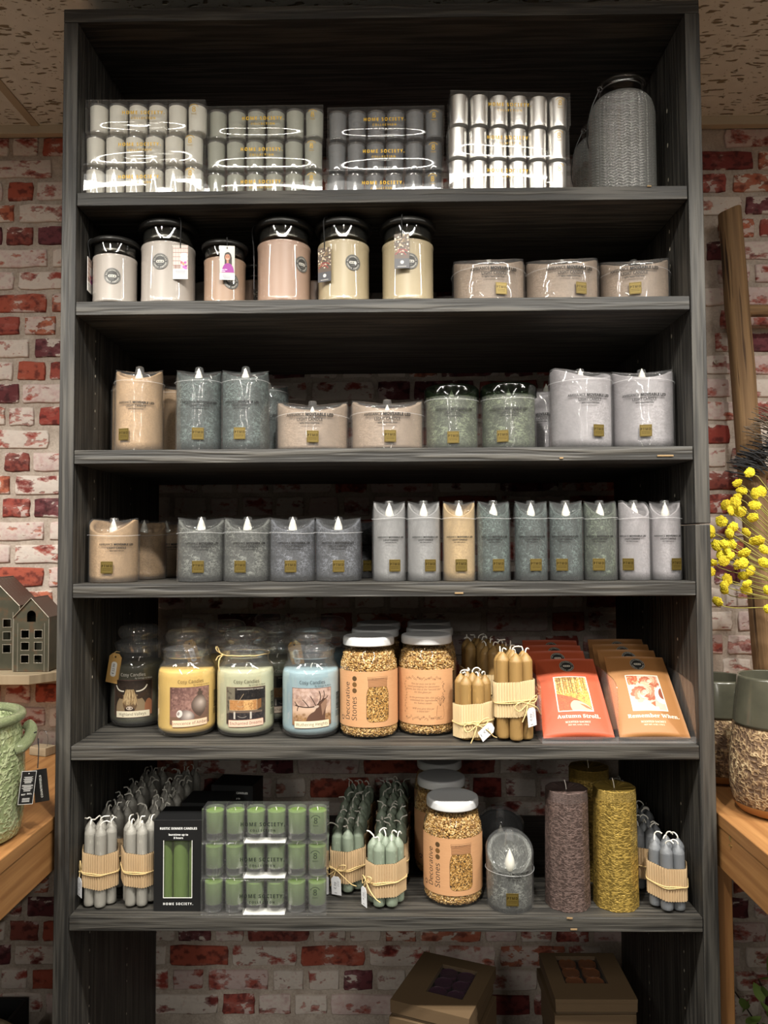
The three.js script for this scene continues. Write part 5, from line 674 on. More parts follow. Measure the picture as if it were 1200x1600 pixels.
carton('black candle box in the shade right behind the front black box', [-0.352, S[6] + 0.0005, -0.15], -0.03);
carton('black candle box in the dark near the back wall', [-0.318, S[6] + 0.0005, -0.26], -0.12);

// ---------------------------------------------------------------- rustic pillar candles
const barkF = (u, v) => 0.55 * fbm(u * 60, v * 60, 161, 60, 60, 3) + 0.45 * pow(1 - abs(fbm(u * 40, v * 80, 163, 40, 80, 2) - 0.5) * 2, 3);
const barkTex = datatex(512, 512, (u, v) => 255 * barkF(u, v), false), barkCol = datatex(512, 512, (u, v) => 168 + 87 * sstep(0.25, 0.8, barkF(u, v)));
function pillar(label, pos, r, h, mat, turn = 0) {
  const t = thing('pillar_candle', label, 'pillar candle', pos, turn, 'rustic pillar candles'), N = 64, P = [], U = [], I = [], rows = []; for (let k = 0; k <= 12; k++) rows.push([1.04 - 0.07 * k / 12, h * k / 12]); rows.push([0.965, h + 0.0012], [0.9, h - 0.0005], [0.4, h - 0.002], [0.0001, h - 0.002]);
  rows.forEach(([s, y]) => { for (let i = 0; i <= N; i++) { const a = i / N * 2 * PI, oct = 1 - 0.022 * cos(a * 8), q = r * s * oct + 0.0006 * (fbm(cos(a) * 6 + 9, sin(a) * 6 + y * 90 + 9, 171, 1e6, 1e6, 2) - 0.5); P.push(q * sin(a), y, q * cos(a)); U.push(i / N, y * 4 + (y > h * 0.999 ? s : 0)); } });
  for (let k = 0; k < rows.length - 1; k++) for (let i = 0; i < N; i++) { const a = k * (N + 1) + i, b = a + N + 1; I.push(a, a + 1, b, b, a + 1, b + 1); } const g = new THREE.BufferGeometry(); g.setAttribute('position', new THREE.Float32BufferAttribute(P, 3)); g.setAttribute('uv', new THREE.Float32BufferAttribute(U, 2)); g.setIndex(I); g.computeVertexNormals();
  part(t, 'wax_body', g, mat); part(t, 'wick', tube([[0, h - 0.003, 0], [-0.001, h + 0.006, 0], [-0.004, h + 0.016, 0.001]], 0.0009, 8, 5), wickMat); return t;
}
const bt = rep(barkTex, 1, 1), goldWax = Std({ color: 0xd0ae58, map: barkCol, bumpMap: bt, bumpScale: 0.0016, metalness: 0.5, roughness: 0.4 }), plumWax = Std({ color: 0x7d6861, map: barkCol, bumpMap: bt, bumpScale: 0.0012, metalness: 0.3, roughness: 0.45 });
pillar('tall plum brown pillar candle with rough shimmering wax', [0.3425, S[6] + 0.0005, -0.0565], 0.0392, 0.211, plumWax, 0.2); pillar('tall gold pillar candle with rough metallic wax, in front', [0.4325, S[6] + 0.0005, -0.057], 0.039, 0.2135, goldWax, 0.1); pillar('tall gold pillar candle in the shade behind the front gold one', [0.4165, S[6] + 0.0005, -0.185], 0.0405, 0.2135, goldWax, 0.4);

// ---------------------------------------------------------------- brown gift boxes of tealights at the bottom
const kraft = Std({ color: 0x604c34, roughness: 0.7 }), kraftDark = Std({ color: 0x4d3d29, roughness: 0.75 });
const tealightGeo = lathe([[0, 0], [0.0185, 0], [0.0185, 0.011], [0.0175, 0.0115], [0.017, 0.009], [0.006, 0.0096], [0, 0.0092]], 20);
function giftBox(label, x, y, z, turn, w, d, open) {
  const t = thing('gift_box', label, 'box', [x, y, z], turn, 'brown tealight gift boxes'), h = 0.0293; part(t, 'tray', rbox(w - 0.004, 0.012, d - 0.004, 0.001), kraftDark, [0, 0.0061, 0]);
  if (!open) { part(t, 'lid', rbox(w, 0.022, d, 0.001), kraft, [0, h - 0.0112, 0]); return; }
  const s = new THREE.Shape(); s.moveTo(-w / 2, -d / 2); s.lineTo(w / 2, -d / 2); s.lineTo(w / 2, d / 2); s.lineTo(-w / 2, d / 2); s.lineTo(-w / 2, -d / 2); const q = new THREE.Path(), [wx, wz, ww, wd, mat] = open; q.moveTo(wx - ww / 2, wz - wd / 2); q.lineTo(wx - ww / 2, wz + wd / 2); q.lineTo(wx + ww / 2, wz + wd / 2); q.lineTo(wx + ww / 2, wz - wd / 2); s.holes.push(q);
  const lid = part(t, 'lid', new THREE.ExtrudeGeometry(s, { depth: 0.008, bevelEnabled: false }).rotateX(-PI / 2), kraft, [0, h - 0.008, 0]); for (const [a, b, cx, cz] of [[w, 0.0012, 0, d / 2 - 0.0006], [w, 0.0012, 0, -d / 2 + 0.0006], [0.0012, d, w / 2 - 0.0006, 0], [0.0012, d, -w / 2 + 0.0006, 0]]) part(lid, 'lid_side', rbox(a, 0.0165, b, 0.0004), kraft, [cx, -0.0075, cz]);
  part(t, 'window_pane', new THREE.PlaneGeometry(ww, wd).rotateX(-PI / 2), boxFilm, [wx, h - 0.0006, -wz]);
  const nx = 2, nz = 3; for (let i = 0; i < nx; i++) for (let k = 0; k < nz; k++) part(t, 'tealight', tealightGeo, mat, [wx + (i - 0.5) * ww / 2 * 0.98, 0.0123, -wz + (k - 1) * wd / 3]);
}
const purple = Phy({ color: 0x3a1c2e, roughness: 0.35 }), amber = Phy({ color: 0x6e3f1c, roughness: 0.45 });
// the lower boxes of both stacks are taller; the top boxes have the windows
[[0.1185, -0.163, -0.39, 0.158, 0.19, 'turned', [0.012, 0.01, 0.075, 0.105, purple], 'dark purple'], [0.406, -0.192, 0, 0.158, 0.168, 'straight', [-0.005, 0.02, 0.085, 0.1, amber], 'amber']].forEach(([x, z, a, w, d, word, win, tone]) => {
  let y = S[7] + 0.0006; const hs = [0.108, 0.108, 0.108];
  hs.forEach((h, i) => { const t = thing('carton', `plain brown carton, ${['lowest', 'second', 'third'][i]} from the bottom of the ${word} box stack`, 'box', [x + 0.003 * (i - 1), y, z], a + 0.02 * (i - 1)); part(t, 'tray', rbox(w - 0.006, h * 0.5, d - 0.006, 0.0012), kraftDark, [0, h * 0.25 + 0.0003, 0]); part(t, 'lid', rbox(w - 0.002, h * 0.62, d - 0.002, 0.0012), kraft, [0, h * 0.69, 0]); y += h + 0.0006; });
  giftBox(`brown gift box directly under the windowed one of the ${word} stack`, x - 0.004, y, z, a + 0.025, w, d, null); giftBox(`brown gift box with window over ${tone} tealights, topmost of the ${word} stack`, x, y + 0.0299, z, a, w, d, win);
});

// ---------------------------------------------------------------- oak tables on both sides
function table(label, sx, top) {
  const t = thing('oak_table', label, 'table', [0, 0, 0]), X = (a, b) => [sx * (a + b) / 2, abs(b - a)], bd = (name, a, b, y0, y1, z0, z1, ax, k) => { const [c, w] = X(a, b); return part(t, name, grain(rbox(w, y1 - y0, z1 - z0, 0.0025), ax, k, k * 0.37), oak, [c, (y0 + y1) / 2, (z0 + z1) / 2]); };
  for (let i = 0; i < 4; i++) bd('top_board', 0.606 + i * 0.22, 0.8255 + i * 0.22, top - 0.024, top, -0.515, 0.86, 2, i * 0.31 + sx);
  bd('apron', 0.609, 0.634, top - 0.1, top - 0.0245, -0.5, 0.84, 2, 0.5); bd('apron', 1.44, 1.465, top - 0.1, top - 0.0245, -0.5, 0.84, 2, 0.9); bd('apron', 0.635, 1.439, top - 0.1, top - 0.0245, 0.81, 0.838, 0, 0.2);
  const legs = sx > 0 ? [[0.61, 0.638, -0.09, -0.03], [0.61, 0.66, 0.76, 0.81]] : [[0.61, 0.66, -0.5, -0.45], [0.61, 0.66, 0.76, 0.81]]; for (const [a, b, z0, z1] of [...legs, [1.4, 1.45, -0.5, -0.45], [1.4, 1.45, 0.76, 0.81]]) bd('leg', a, b, 0, top - 0.1005, z0, z1, 1, a);
}
table('oak table with green glazed pot, built against the bookcase', -1, 1.0); table('oak table with the stoneware vases, built against the bookcase', 1, 1.008);
{ const t = thing('cup_hook', 'small brass cup hook under the oak table top by the vases', 'hook', [0.6072, 0.985, 0.035]); part(t, 'shank', tube([[0, -0.001, 0], [0.001, -0.008, 0], [0.004, -0.013, 0.001], [0.002, -0.018, 0.002], [-0.002, -0.016, 0.002]], 0.0016, 14, 6), Std({ color: 0xd8c68a, metalness: 0.9, roughness: 0.3 })); }

// green glazed pot
const glazeTex = datatex(512, 512, (u, v) => { const n = fbm(u * 52, v * 44, 181, 52, 44, 2), s = fbm(u * 5, v * 6, 183, 5, 6, 3); return mixc([130, 142, 100], [186, 194, 152], clamp(n * 1.5 - 0.3 + 0.5 * (s - 0.5))); });
const glazeBump = datatex(512, 512, (u, v) => 255 * sstep(0.35, 0.75, fbm(u * 52, v * 44, 181, 52, 44, 2)), false);
const glaze = Phy({ map: rep(glazeTex, 4, 5), bumpMap: rep(glazeBump, 4, 5), bumpScale: 0.0016, roughness: 0.16, clearcoat: 0.6, clearcoatRoughness: 0.08 });
{
  const t = thing('glazed_pot', 'green glazed stoneware pot with dimpled sides and a lug handle on the oak table', 'pot', [-0.7255, 1.0005, 0.095]);
  part(t, 'body', metreUV(lathe([[0, 0.001], [0.092, 0.001], [0.1, 0.006], [0.104, 0.03], [0.1065, 0.08], [0.105, 0.14], [0.1, 0.178], [0.0965, 0.19], [0.0985, 0.195], [0.1, 0.2], [0.093, 0.205], [0.091, 0.19], [0.098, 0.1], [0.09, 0.03], [0, 0.028]], 64), 0.1), glaze);
  part(t, 'rim', new THREE.TorusGeometry(0.0985, 0.0085, 10, 64).rotateX(PI / 2), glaze, [0, 0.203, 0]);
  const hd = (a) => { const f = (da, y, r) => [r * sin(a + da), y, r * cos(a + da)]; return tube([f(-0.24, 0.15, 0.1), f(-0.2, 0.153, 0.107), f(-0.06, 0.159, 0.1115), f(0.14, 0.168, 0.114), f(0.28, 0.176, 0.113), f(0.34, 0.179, 0.109)], 0.0105, 26, 10); };
  const h = part(t, 'handle', hd(1.78), glaze); part(t, 'handle', hd(1.78 + PI), glaze);
  part(h, 'cord', mergeGeometries([new THREE.TorusGeometry(0.0108, 0.0012, 6, 20).rotateX(PI / 2).rotateZ(0.5).translate(0.113 * sin(1.88), 0.166, 0.113 * cos(1.88)), tube([[0.122, 0.16, -0.036], [0.1255, 0.14, -0.03], [0.127, 0.112, -0.024]], 0.0009, 10, 5)]), cordBlack);
  const careArt = print(160, 340, (c) => { c.fillStyle = '#141414'; c.fillRect(0, 0, 160, 340); c.strokeStyle = '#d8d8d4'; c.lineWidth = 5; c.strokeRect(3, 3, 154, 334); c.fillStyle = '#e4e4e0'; c.beginPath(); c.arc(80, 26, 6, 0, 7); c.fill(); const R = rng(6); for (const [y, n] of [[60, 7], [142, 7]]) for (let i = 0; i < n; i++) { const w = 70 + R() * 50; c.fillRect(80 - w / 2, y + i * 10, w, 4); } sans(c, 22, 'bold'); c.fillText('NOT', 24, 246); c.fillText('INCL.', 84, 240); for (let i = 0; i < 4; i++) c.fillRect(40, 276 + i * 11, 80, 4); });
  const brandArt = print(160, 340, (c) => { c.fillStyle = '#0d0d0d'; c.fillRect(0, 0, 160, 340); c.save(); c.translate(92, 296); c.rotate(-PI / 2); c.fillStyle = '#c9c9c2'; sans(c, 32, 'bold'); c.fillText('COUNTRYFIELD', 0, 0); c.restore(); });
  const card = () => { const g = rbox(0.0235, 0.056, 0.0006, 0.0003), p = g.attributes.position, u = g.attributes.uv; for (let i = 0; i < p.count; i++) u.setXY(i, p.getX(i) / 0.0235 + 0.5, p.getY(i) / 0.056 + 0.5); return g; };
  part(t, 'care_tag', card(), Std({ map: careArt, roughness: 0.5 }), [0.1235, 0.088, 0.006], [0.03, 0.55, -0.12]); part(t, 'brand_tag', card(), Std({ map: brandArt, roughness: 0.45 }), [0.134, 0.083, -0.022], [0, 0.25, 0.1]);
  part(t, 'soil', lathe([[0, 0.17], [0.088, 0.168]].reverse(), 32), Std({ color: 0x1a1a1e, roughness: 0.95, side: THREE.DoubleSide }));
}
const paleTex = datatex(256, 256, (u, v) => mixc([128, 112, 88], [178, 160, 132], clamp(fbm(u * 3, v * 40, 187, 3, 40, 3) * 0.8 + 0.3 * fbm(u * 30, v * 30, 189, 30, 30, 2)))), paleWood = Std({ map: rep(paleTex, 3, 3), roughness: 0.75 });
{
  const t = thing('wooden_block', 'small pale wooden block with a bent wire hoop, at the back of the table', 'block', [-0.82, 1.0005, -0.43], -0.35); part(t, 'block', grain(rbox(0.05, 0.02, 0.032, 0.0015), 0), paleWood, [0, 0.0101, 0]); part(t, 'wire_hoop', tube([[0.014, 0.019, 0], [0.016, 0.04, 0], [0.008, 0.055, 0], [-0.008, 0.055, 0], [-0.016, 0.04, 0], [-0.014, 0.019, 0]], 0.0007, 30, 5), wireMat);
}
// little wall board with metal houses
{
  const t = thing('wall_board', 'pale wooden wall board that carries the metal houses', 'shelf', [0, 1.185, 0]), s = new THREE.Shape(); s.moveTo(-1.35, 0.325); s.lineTo(-0.804, 0.325); s.lineTo(-0.72, 0.42); s.lineTo(-0.66, 0.527); s.lineTo(-1.35, 0.527);
  const g = new THREE.ExtrudeGeometry(s, { depth: 0.019, bevelEnabled: true, bevelSize: 0.0012, bevelThickness: 0.0012, bevelSegments: 1 }).rotateX(-PI / 2); const p = g.attributes.position, uv = g.attributes.uv; for (let i = 0; i < p.count; i++) uv.setXY(i, p.getX(i), p.getZ(i)); part(t, 'board', g, paleWood);
  part(t, 'bracket', grain(rbox(0.022, 0.11, 0.12, 0.002), 1), oak, [-0.712, -0.058, -0.465]); part(t, 'bracket', grain(rbox(0.022, 0.11, 0.12, 0.002), 1), oak, [-1.25, -0.058, -0.465]);
}
const rustTex = datatex(512, 512, (u, v) => { const n = fbm(u * 5, v * 5, 191, 5, 5, 5), m = fbm(u * 14, v * 14, 193, 14, 14, 4); return mixc(mixc([62, 62, 50], [98, 94, 78], n), [104, 80, 60], sstep(0.52, 0.72, m * 0.6 + n * 0.4) * 0.8); });
const roofTex = datatex(512, 512, (u, v) => { const n = fbm(u * 5, v * 5, 195, 5, 5, 5), m = fbm(u * 9, v * 9, 197, 9, 9, 4); return mixc(mixc([92, 78, 70], [124, 108, 98], n), [88, 56, 44], sstep(0.5, 0.7, m)); });
const rust = Std({ map: rep(rustTex, 6, 6), metalness: 0.35, roughness: 0.5, side: THREE.DoubleSide }), roofMat = Std({ map: rep(roofTex, 6, 6), metalness: 0.4, roughness: 0.48, side: THREE.DoubleSide }), solder = Std({ color: 0xc8c2b2, metalness: 0.7, roughness: 0.35 });
function house(label, x, z, w, eave, apex, d, rows) {
  const t = thing('metal_house', label, 'lantern', [x, 1.2062, z], 0, 'metal house lanterns'), T = 0.0014;
  const wall = (hole) => { const s = new THREE.Shape(); s.moveTo(-w / 2, 0); s.lineTo(w / 2, 0); s.lineTo(w / 2, eave); s.lineTo(0, apex); s.lineTo(-w / 2, eave); s.lineTo(-w / 2, 0); if (hole) { for (const [a, b, c, e] of rows) { const q = new THREE.Path(); q.moveTo(a, b); q.lineTo(a, e); q.lineTo(c, e); q.lineTo(c, b); s.holes.push(q); } const q = new THREE.Path(), ay = eave + 0.002, aw = w * 0.125; q.moveTo(-aw, ay - 0.012); q.lineTo(-aw, ay + 0.004); q.absarc(0, ay + 0.004, aw, PI, 0, true); q.lineTo(aw, ay - 0.012); s.holes.push(q); } return new THREE.ExtrudeGeometry(s, { depth: T, bevelEnabled: false }); };
  part(t, 'front_wall', wall(true), rust); part(t, 'back_wall', wall(false), rust, [0, 0, -d]);
  const sw = () => { const s = new THREE.Shape(); s.moveTo(0, 0); s.lineTo(d, 0); s.lineTo(d, eave); s.lineTo(0, eave); s.lineTo(0, 0); for (const y of [0.35, 0.62]) { const q = new THREE.Path(); q.moveTo(d * 0.55, eave * y); q.lineTo(d * 0.55, eave * (y + 0.13)); q.lineTo(d * 0.8, eave * (y + 0.13)); q.lineTo(d * 0.8, eave * y); s.holes.push(q); } return new THREE.ExtrudeGeometry(s, { depth: T, bevelEnabled: false }).rotateY(PI / 2); };
  part(t, 'side_wall', sw(), rust, [w / 2 - T, 0, 0]); part(t, 'side_wall', sw(), rust, [-w / 2, 0, 0]);
  const L = Math.hypot(w / 2, apex - eave) + 0.003, an = Math.atan2(apex - eave, w / 2); for (const s of [-1, 1]) part(t, 'roof_panel', rbox(L, 0.0016, d + 0.006, 0.0004), roofMat, [s * w / 4, (eave + apex) / 2 + 0.0016, -d / 2 + 0.001], [0, 0, -s * an]);
  for (const s of [-1, 1]) { part(t, 'seam', tube([[s * w / 2, 0, T], [s * w / 2, eave, T]], 0.0011, 4, 5), solder); part(t, 'seam', tube([[s * (w / 2 + 0.001), eave, T + 0.003], [0, apex + 0.002, T + 0.003]], 0.0011, 4, 5), solder); part(t, 'seam', tube([[s * w * 0.38, 0, T], [s * w * 0.38, eave * 0.9, T]], 0.0008, 4, 5), solder); }
  for (const [a, b, c, e] of rows) part(t, 'window_frame', mergeGeometries([rbox(c - a + 0.002, 0.0011, 0.001, 0.0003).translate((a + c) / 2, b, T), rbox(c - a + 0.002, 0.0011, 0.001, 0.0003).translate((a + c) / 2, e, T), rbox(0.0011, e - b, 0.001, 0.0003).translate(a, (b + e) / 2, T), rbox(0.0011, e - b, 0.001, 0.0003).translate(c, (b + e) / 2, T)]), solder);
  part(t, 'floor_plate', rbox(w, 0.0012, d, 0.0003), rust, [0, 0.0007, -d / 2]);
}
{ const w = 0.0825, q = []; for (const y of [0.0195, 0.049, 0.077]) for (const x of [-0.0235, 0.0075]) q.push([x, y, x + 0.0185, y + 0.0185]); house('small metal house lantern with six square windows beside the bookcase', -0.8225, -0.372, w, 0.1245, 0.168, 0.08, q); }
{ const w = 0.13, q = []; for (const y of [0.04, 0.07, 0.1]) for (const x of [-0.045, -0.01, 0.026]) q.push([x, y, x + 0.019, y + 0.019]); house('larger metal house lantern behind the small house, cut off by the frame', -0.9265, -0.395, w, 0.15, 0.214, 0.095, q); }

// stoneware vases
const lavaTex = datatex(768, 512, (u, v) => { const a = fbm(u * 64, v * 50, 203, 64, 50, 3), b = fbm(u * 6, v * 5, 205, 6, 5, 4), r = pow(1 - abs(fbm(u * 80, v * 60, 207, 80, 60, 2) - 0.5) * 2, 4), k = clamp(a * 0.9 + r * 0.5 - 0.35 + 0.6 * (b - 0.5)); return mixc(mixc([92, 70, 52], [152, 124, 90], sstep(0.1, 0.5, k)), [212, 190, 150], sstep(0.45, 0.85, k)); });
const lavaBump = datatex(768, 512, (u, v) => 255 * clamp(fbm(u * 64, v * 50, 203, 64, 50, 3) * 0.6 + 0.5 * pow(1 - abs(fbm(u * 80, v * 60, 207, 80, 60, 2) - 0.5) * 2, 4)), false);
const lava = Std({ map: rep(lavaTex, 2, 2.6), bumpMap: rep(lavaBump, 2, 2.6), bumpScale: 0.004, roughness: 0.75 }), celTex = datatex(256, 256, (u, v) => mixc([60, 60, 50], [98, 95, 80], fbm(u * 8, v * 8, 209, 8, 8, 5)));
const celadon = Phy({ map: celTex, roughness: 0.22, clearcoat: 0.5, clearcoatRoughness: 0.1 }), footMat = Std({ color: 0x9a6a38, roughness: 0.6 });
function vase(label, pos, k, h) {
  const t = thing('stoneware_vase', label, 'vase', pos, 0, 'stoneware vases with lava glaze'), nb = h * 0.64;
  const g = lathe([[0, 0.001], [0.05, 0.001], [0.062, 0.006], [0.072, 0.02], [0.0775, 0.045], [0.078, 0.08], [0.0755, nb * 0.75], [0.0685, nb], [0.064, nb + 0.004]].map(([r, y]) => [r * k, y]), 96); part(t, 'body', metreUV(g, 0.075), lava);
  part(t, 'foot', lathe([[0.045, 0.0006], [0.051, 0.0008], [0.0628, 0.0058], [0.0705, 0.0155], [0.0725, 0.021]].map(([r, y]) => [(r + 0.0006) * k, y]), 64), footMat);
  part(t, 'collar', lathe([[0.064, nb + 0.003], [0.0695, nb], [0.0702, nb + 0.006], [0.066, nb + (h - nb) * 0.55], [0.0612, h - 0.005], [0.0595, h], [0.0565, h - 0.002], [0.06, nb + 0.02], [0.05, nb * 0.5], [0.0, nb * 0.4]].map(([r, y]) => [r * k, y]), 64), celadon); return t;
}
vase('front stoneware vase with dark celadon collar and rough lava glaze', [0.7125, 1.0085, -0.012], 1.0, 0.247); vase('stoneware vase with grey celadon collar standing behind the front one', [0.6945, 1.0085, -0.225], 1.1, 0.208);

// ladder of round timber
const barkwood = datatex(512, 1024, (u, v) => { const n = fbm(u * 14, v * 5, 211, 14, 5, 4), m = fbm(u * 30, v * 4, 213, 30, 4, 3), k = fbm(u * 4, v * 9, 215, 4, 9, 3); return mixc(mixc([98, 72, 46], [170, 136, 96], clamp(n * 0.7 + m * 0.5 - 0.1)), [66, 46, 30], sstep(0.64, 0.8, m * 0.6 + k * 0.45)); });
const poleMat = Std({ map: barkwood, bumpMap: barkwood, bumpScale: 0.007, roughness: 0.8 });
{
  const t = thing('ladder', 'rustic ladder of round timber poles leaning on the brick wall', 'ladder', [0.898, 1.0085, -0.4]);
  const pole = (x0) => { const g = new THREE.CylinderGeometry(0.0275, 0.0305, 1.31, 22, 16, false), p = g.attributes.position; for (let i = 0; i < p.count; i++) { const y = p.getY(i), s = 1 + 0.2 * (fbm(p.getX(i) * 40 + 9, y * 7 + x0 * 9 + 9, 217, 1e6, 1e6, 2) - 0.5); p.setX(i, p.getX(i) * s); p.setZ(i, p.getZ(i) * s); if (y > 0.65) p.setY(i, y + 0.006 * sin(p.getX(i) * 60) - 0.004); } g.translate(0, 0.655, 0); g.computeVertexNormals(); return g; };
  for (const x of [0, 0.42]) part(t, 'pole', pole(x), poleMat, [x, 0.0015, 0], [-0.052, x, 0.033]);
  for (const y of [0.24, 0.64, 1.04]) { const r = part(t, 'rung', new THREE.CylinderGeometry(0.0145, 0.0155, 0.42, 14).rotateZ(PI / 2), poleMat, [0.21 - y * 0.033, y + 0.012, -0.052 * y]); }
}
{ const t = thing('screw_eye', 'tiny metal screw eye in the brick wall beside the bookcase', 'hook', [0.836, 1.953, -0.523]); part(t, 'eye', new THREE.TorusGeometry(0.0042, 0.0014, 6, 16), Std({ color: 0xd6d2c8, metalness: 0.8, roughness: 0.3 })); part(t, 'shank', new THREE.CylinderGeometry(0.0012, 0.0012, 0.014, 8).rotateX(PI / 2).translate(0, -0.004, -0.006), Std({ color: 0x9a968c, metalness: 0.8, roughness: 0.4 })); }

// dried flowers and grass stand in a vase beside the ladder
{ const t = thing('tall_vase', 'plain clay vase holding the dried flowers on the oak table', 'vase', [0.985, 1.0085, -0.2]); part(t, 'body', lathe([[0, 0.001], [0.045, 0.001], [0.06, 0.03], [0.064, 0.12], [0.052, 0.225], [0.047, 0.265], [0.043, 0.265], [0.048, 0.225], [0.056, 0.1], [0, 0.02]], 40), footMat); }
const stemMat = Std({ color: 0x98904a, roughness: 0.8 }), bloomMat = Std({ color: 0xeedc34, roughness: 0.75 }), bloomDark = Std({ color: 0xd4be26, roughness: 0.8 });
{
  const t = thing('dried_flower_bunch', 'bunch of dried yellow flowers reaching over the vases beside the bookcase', 'flowers', [0.985, 1.32, -0.2]), R = rng(41);
  const florets = [0, 1, 2].map((s) => { const q = rng(50 + s), out = []; for (let i = 0; i < 46; i++) { const a = i * 2.399, r = sqrt(i / 46), g = new THREE.IcosahedronGeometry(0.0034 + q() * 0.0015, 0); g.rotateX(q() * 6); g.translate(0.0135 * r * cos(a), 0.0135 * r * sin(a), 0.0055 * (1 - r * r) + q() * 0.0015); out.push(g); } return mergeGeometries(out); });
  const heads = [[1182, 742], [1172, 756], [1180, 768], [1170, 778], [1160, 787], [1149, 790], [1142, 800], [1166, 800], [1176, 776], [1196, 772], [1177, 800], [1184, 810], [1146, 815], [1138, 825], [1115, 830], [1121, 833], [1130, 834], [1150, 835], [1120, 850], [1134, 852], [1180, 832], [1186, 845], [1196, 846], [1128, 862], [1154, 851], [1158, 863], [1141, 867], [1147, 878], [1129, 879], [1118, 875], [1169, 882], [1174, 890], [1170, 898], [1192, 878], [1165, 909], [1124, 893], [1131, 903], [1122, 912], [1146, 922], [1182, 921], [1198, 918], [1117, 936], [1198, 946], [1130, 868], [1191, 792], [1190, 858]];
  heads.forEach(([px, py], i) => {
    const x = 0.7125 + (px - 1117) / 85 * 0.0965 - 0.985 - 0.028 + (R() - 0.5) * 0.004, y = 1.642 - (py - 742) / 193 * 0.264 - 1.32, z = 0.01 + (R() - 0.5) * 0.1, g = part(t, 'flower_head', florets[i % 3], R() < 0.7 ? bloomMat : bloomDark, [x, y, z], [-0.3 + R() * 1.1, -1.1 + R() * 1.6, R() * 6]); g.scale.set(0.5 + R() * 0.35, 0.5 + R() * 0.35, 0.6);
    part(t, 'stem', tube([[x, y, z - 0.003], [x + 0.02, y - 0.004 - R() * 0.01, z - 0.012], [lerp(x, 0, 0.5), lerp(y, 0.05, 0.45) - 0.01 - R() * 0.02, lerp(z, 0, 0.4) - 0.01], [(R() - 0.5) * 0.036, 0.0, (R() - 0.5) * 0.036], [(R() - 0.5) * 0.03, -0.075, (R() - 0.5) * 0.03]], 0.0011, 18, 5), stemMat);
  });
}
{
  const t = thing('dried_grass_plume', 'dark dried grass plume drooping in front of the ladder pole', 'dried grass', [0.985, 1.34, -0.3]), R = rng(61), blade = (n, s, y0, dark) => { const q = rng(s), out = []; for (let i = 0; i < n; i++) { const k = q(), ox = 0.02 * (q() - 0.5), bx = lerp(-0.02, -0.175, k) + 0.02 * (q() - 0.5), by = y0 + lerp(0.11, 0.0, pow(k, 0.7)) + 0.045 * (q() - 0.5), bz = -0.02 + 0.05 * (q() - 0.5), dx = -0.03 - 0.02 * q(), dy = 0.012 + 0.03 * (q() - 0.4); out.push(tube([[bx, by, bz], [bx + dx * 0.5, by + dy * 0.7, bz + 0.004], [bx + dx, by + dy, bz + 0.01 * (q() - 0.3)]], 0.0009 + 0.0004 * q(), 6, 4)); } return mergeGeometries(out); };
  const m1 = part(t, 'plume', blade(260, 71, 0.31, true), Std({ color: 0x2b2b2d, roughness: 0.8 })); m1.userData.kind = 'stuff'; const m2 = part(t, 'fluff', blade(120, 73, 0.39, false).translate(0.035, 0.01, 0.005), Std({ color: 0x77695a, roughness: 0.9 }), null, null, 'taupe fluffy strands'); m2.userData.kind = 'stuff';
  part(t, 'stem', tube([[-0.07, 0.36, -0.02], [-0.01, 0.3, -0.015], [0.02, 0.15, 0.02], [0.018, 0.0, 0.075], [0.018, -0.1, 0.08]], 0.002, 20, 6), stemMat);
}
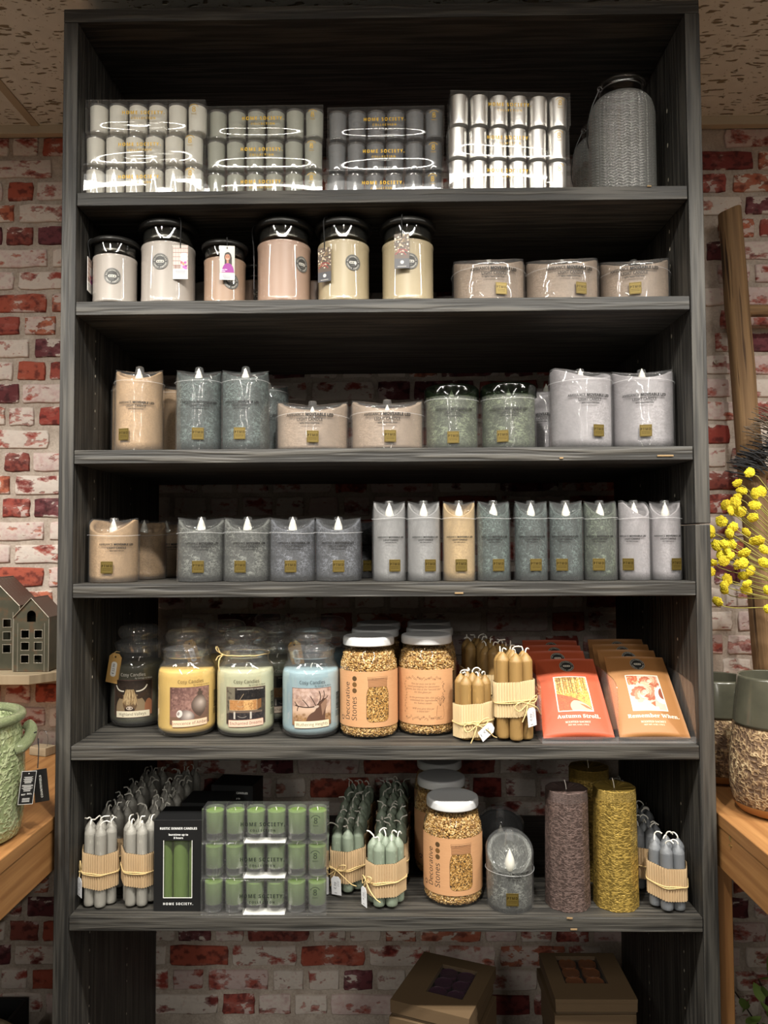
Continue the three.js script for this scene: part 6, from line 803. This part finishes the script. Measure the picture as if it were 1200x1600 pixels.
// leafy twigs on the floor under the table
{
  const t = thing('leafy_twig', 'leafy green twigs standing in the dark under the vase table', 'plant', [0.93, 0, -0.4]), leafMat = Std({ color: 0x93b058, roughness: 0.6, side: THREE.DoubleSide }), twigMat = Std({ color: 0x3a2c20, roughness: 0.9 });
  const lf = (() => { const g = new THREE.PlaneGeometry(0.022, 0.046, 4, 6).translate(0, 0.023, 0), p = g.attributes.position; for (let i = 0; i < p.count; i++) { const v = clamp(p.getY(i) / 0.046), w = pow(sin(PI * pow(v, 0.8)), 0.8); p.setX(i, p.getX(i) * w); p.setZ(i, 0.006 * sin(v * 2.6) - abs(p.getX(i)) * 0.35); } g.computeVertexNormals(); return g; })();
  const R = rng(91); [[-0.135, 0.47, 0], [-0.09, 0.51, 0.02], [-0.05, 0.5, -0.02], [-0.02, 0.53, 0.02], [-0.1, 0.42, 0.03], [-0.06, 0.45, 0.03]].forEach(([x, y, z]) => { part(t, 'twig', tube([[0, 0.001, 0], [-0.005 + x * 0.1, 0.2, z * 0.3], [x * 0.6, y * 0.82, z], [x, y, z]], 0.0016, 20, 5), twigMat); for (let k = 0; k < 5; k++) { const f = 1 - k * 0.05; part(t, 'leaf', lf, leafMat, [x * (0.4 + 0.6 * f * f), y * f, z], [R() * 1.2, R() * 6, (R() - 0.5) * 2.4]); } });
}
// pale sacks on the floor under the left table
{
  const cloth = Std({ color: 0xb8aa8a, roughness: 0.95 }), sack = (label, x, z, w, h) => { const t = thing('cloth_sack', label, 'sack', [x, 0, z], 0, 'cloth sacks under the table'), g = lathe([[0, 0.001], [w * 0.8, 0.001], [w, 0.04], [w * 1.02, h * 0.5], [w * 0.95, h * 0.8], [w * 0.7, h * 0.95], [w * 0.3, h], [0, h * 0.99]], 36), p = g.attributes.position; for (let i = 0; i < p.count; i++) { const a = Math.atan2(p.getX(i), p.getZ(i)), k = 1 + 0.1 * (fbm(a * 3 + 20, p.getY(i) * 9, 221, 1e6, 1e6, 3) - 0.5) + 0.03 * sin(a * 11); p.setX(i, p.getX(i) * k); p.setZ(i, p.getZ(i) * k); } g.computeVertexNormals(); part(t, 'bag', g, cloth); part(t, 'tie', new THREE.TorusGeometry(w * 0.5, 0.003, 6, 30).rotateX(PI / 2), twineMat, [0, h * 0.968, 0]); };
  sack('cream cloth sack on the floor under the oak table, taller one', -0.888, -0.36, 0.056, 0.418); sack('cream cloth sack on the floor under the oak table, by the bookcase', -0.776, -0.345, 0.04, 0.408);
  const b = thing('black_crate', 'black crate standing behind the cloth sacks under the table', 'crate', [-1.045, 0, -0.468], 0), bm = Std({ color: 0x111111, roughness: 0.7 }); part(b, 'bottom_panel', rbox(0.32, 0.012, 0.1, 0.002), bm, [0, 0.0065, 0]); for (const [x, z, w, d] of [[0, 0.045, 0.32, 0.01], [0, -0.045, 0.32, 0.01], [0.155, 0, 0.01, 0.079], [-0.155, 0, 0.01, 0.079]]) part(b, 'side_panel', rbox(w, 0.372, d, 0.002), bm, [x, 0.1995, z]);
}

// ---------------------------------------------------------------- shadows, hand over
scene.traverse((o) => { if (o.isMesh) { o.castShadow = true; o.receiveShadow = true; } if (o.isLight) o.castShadow = true; });
renderer.render(scene, camera);
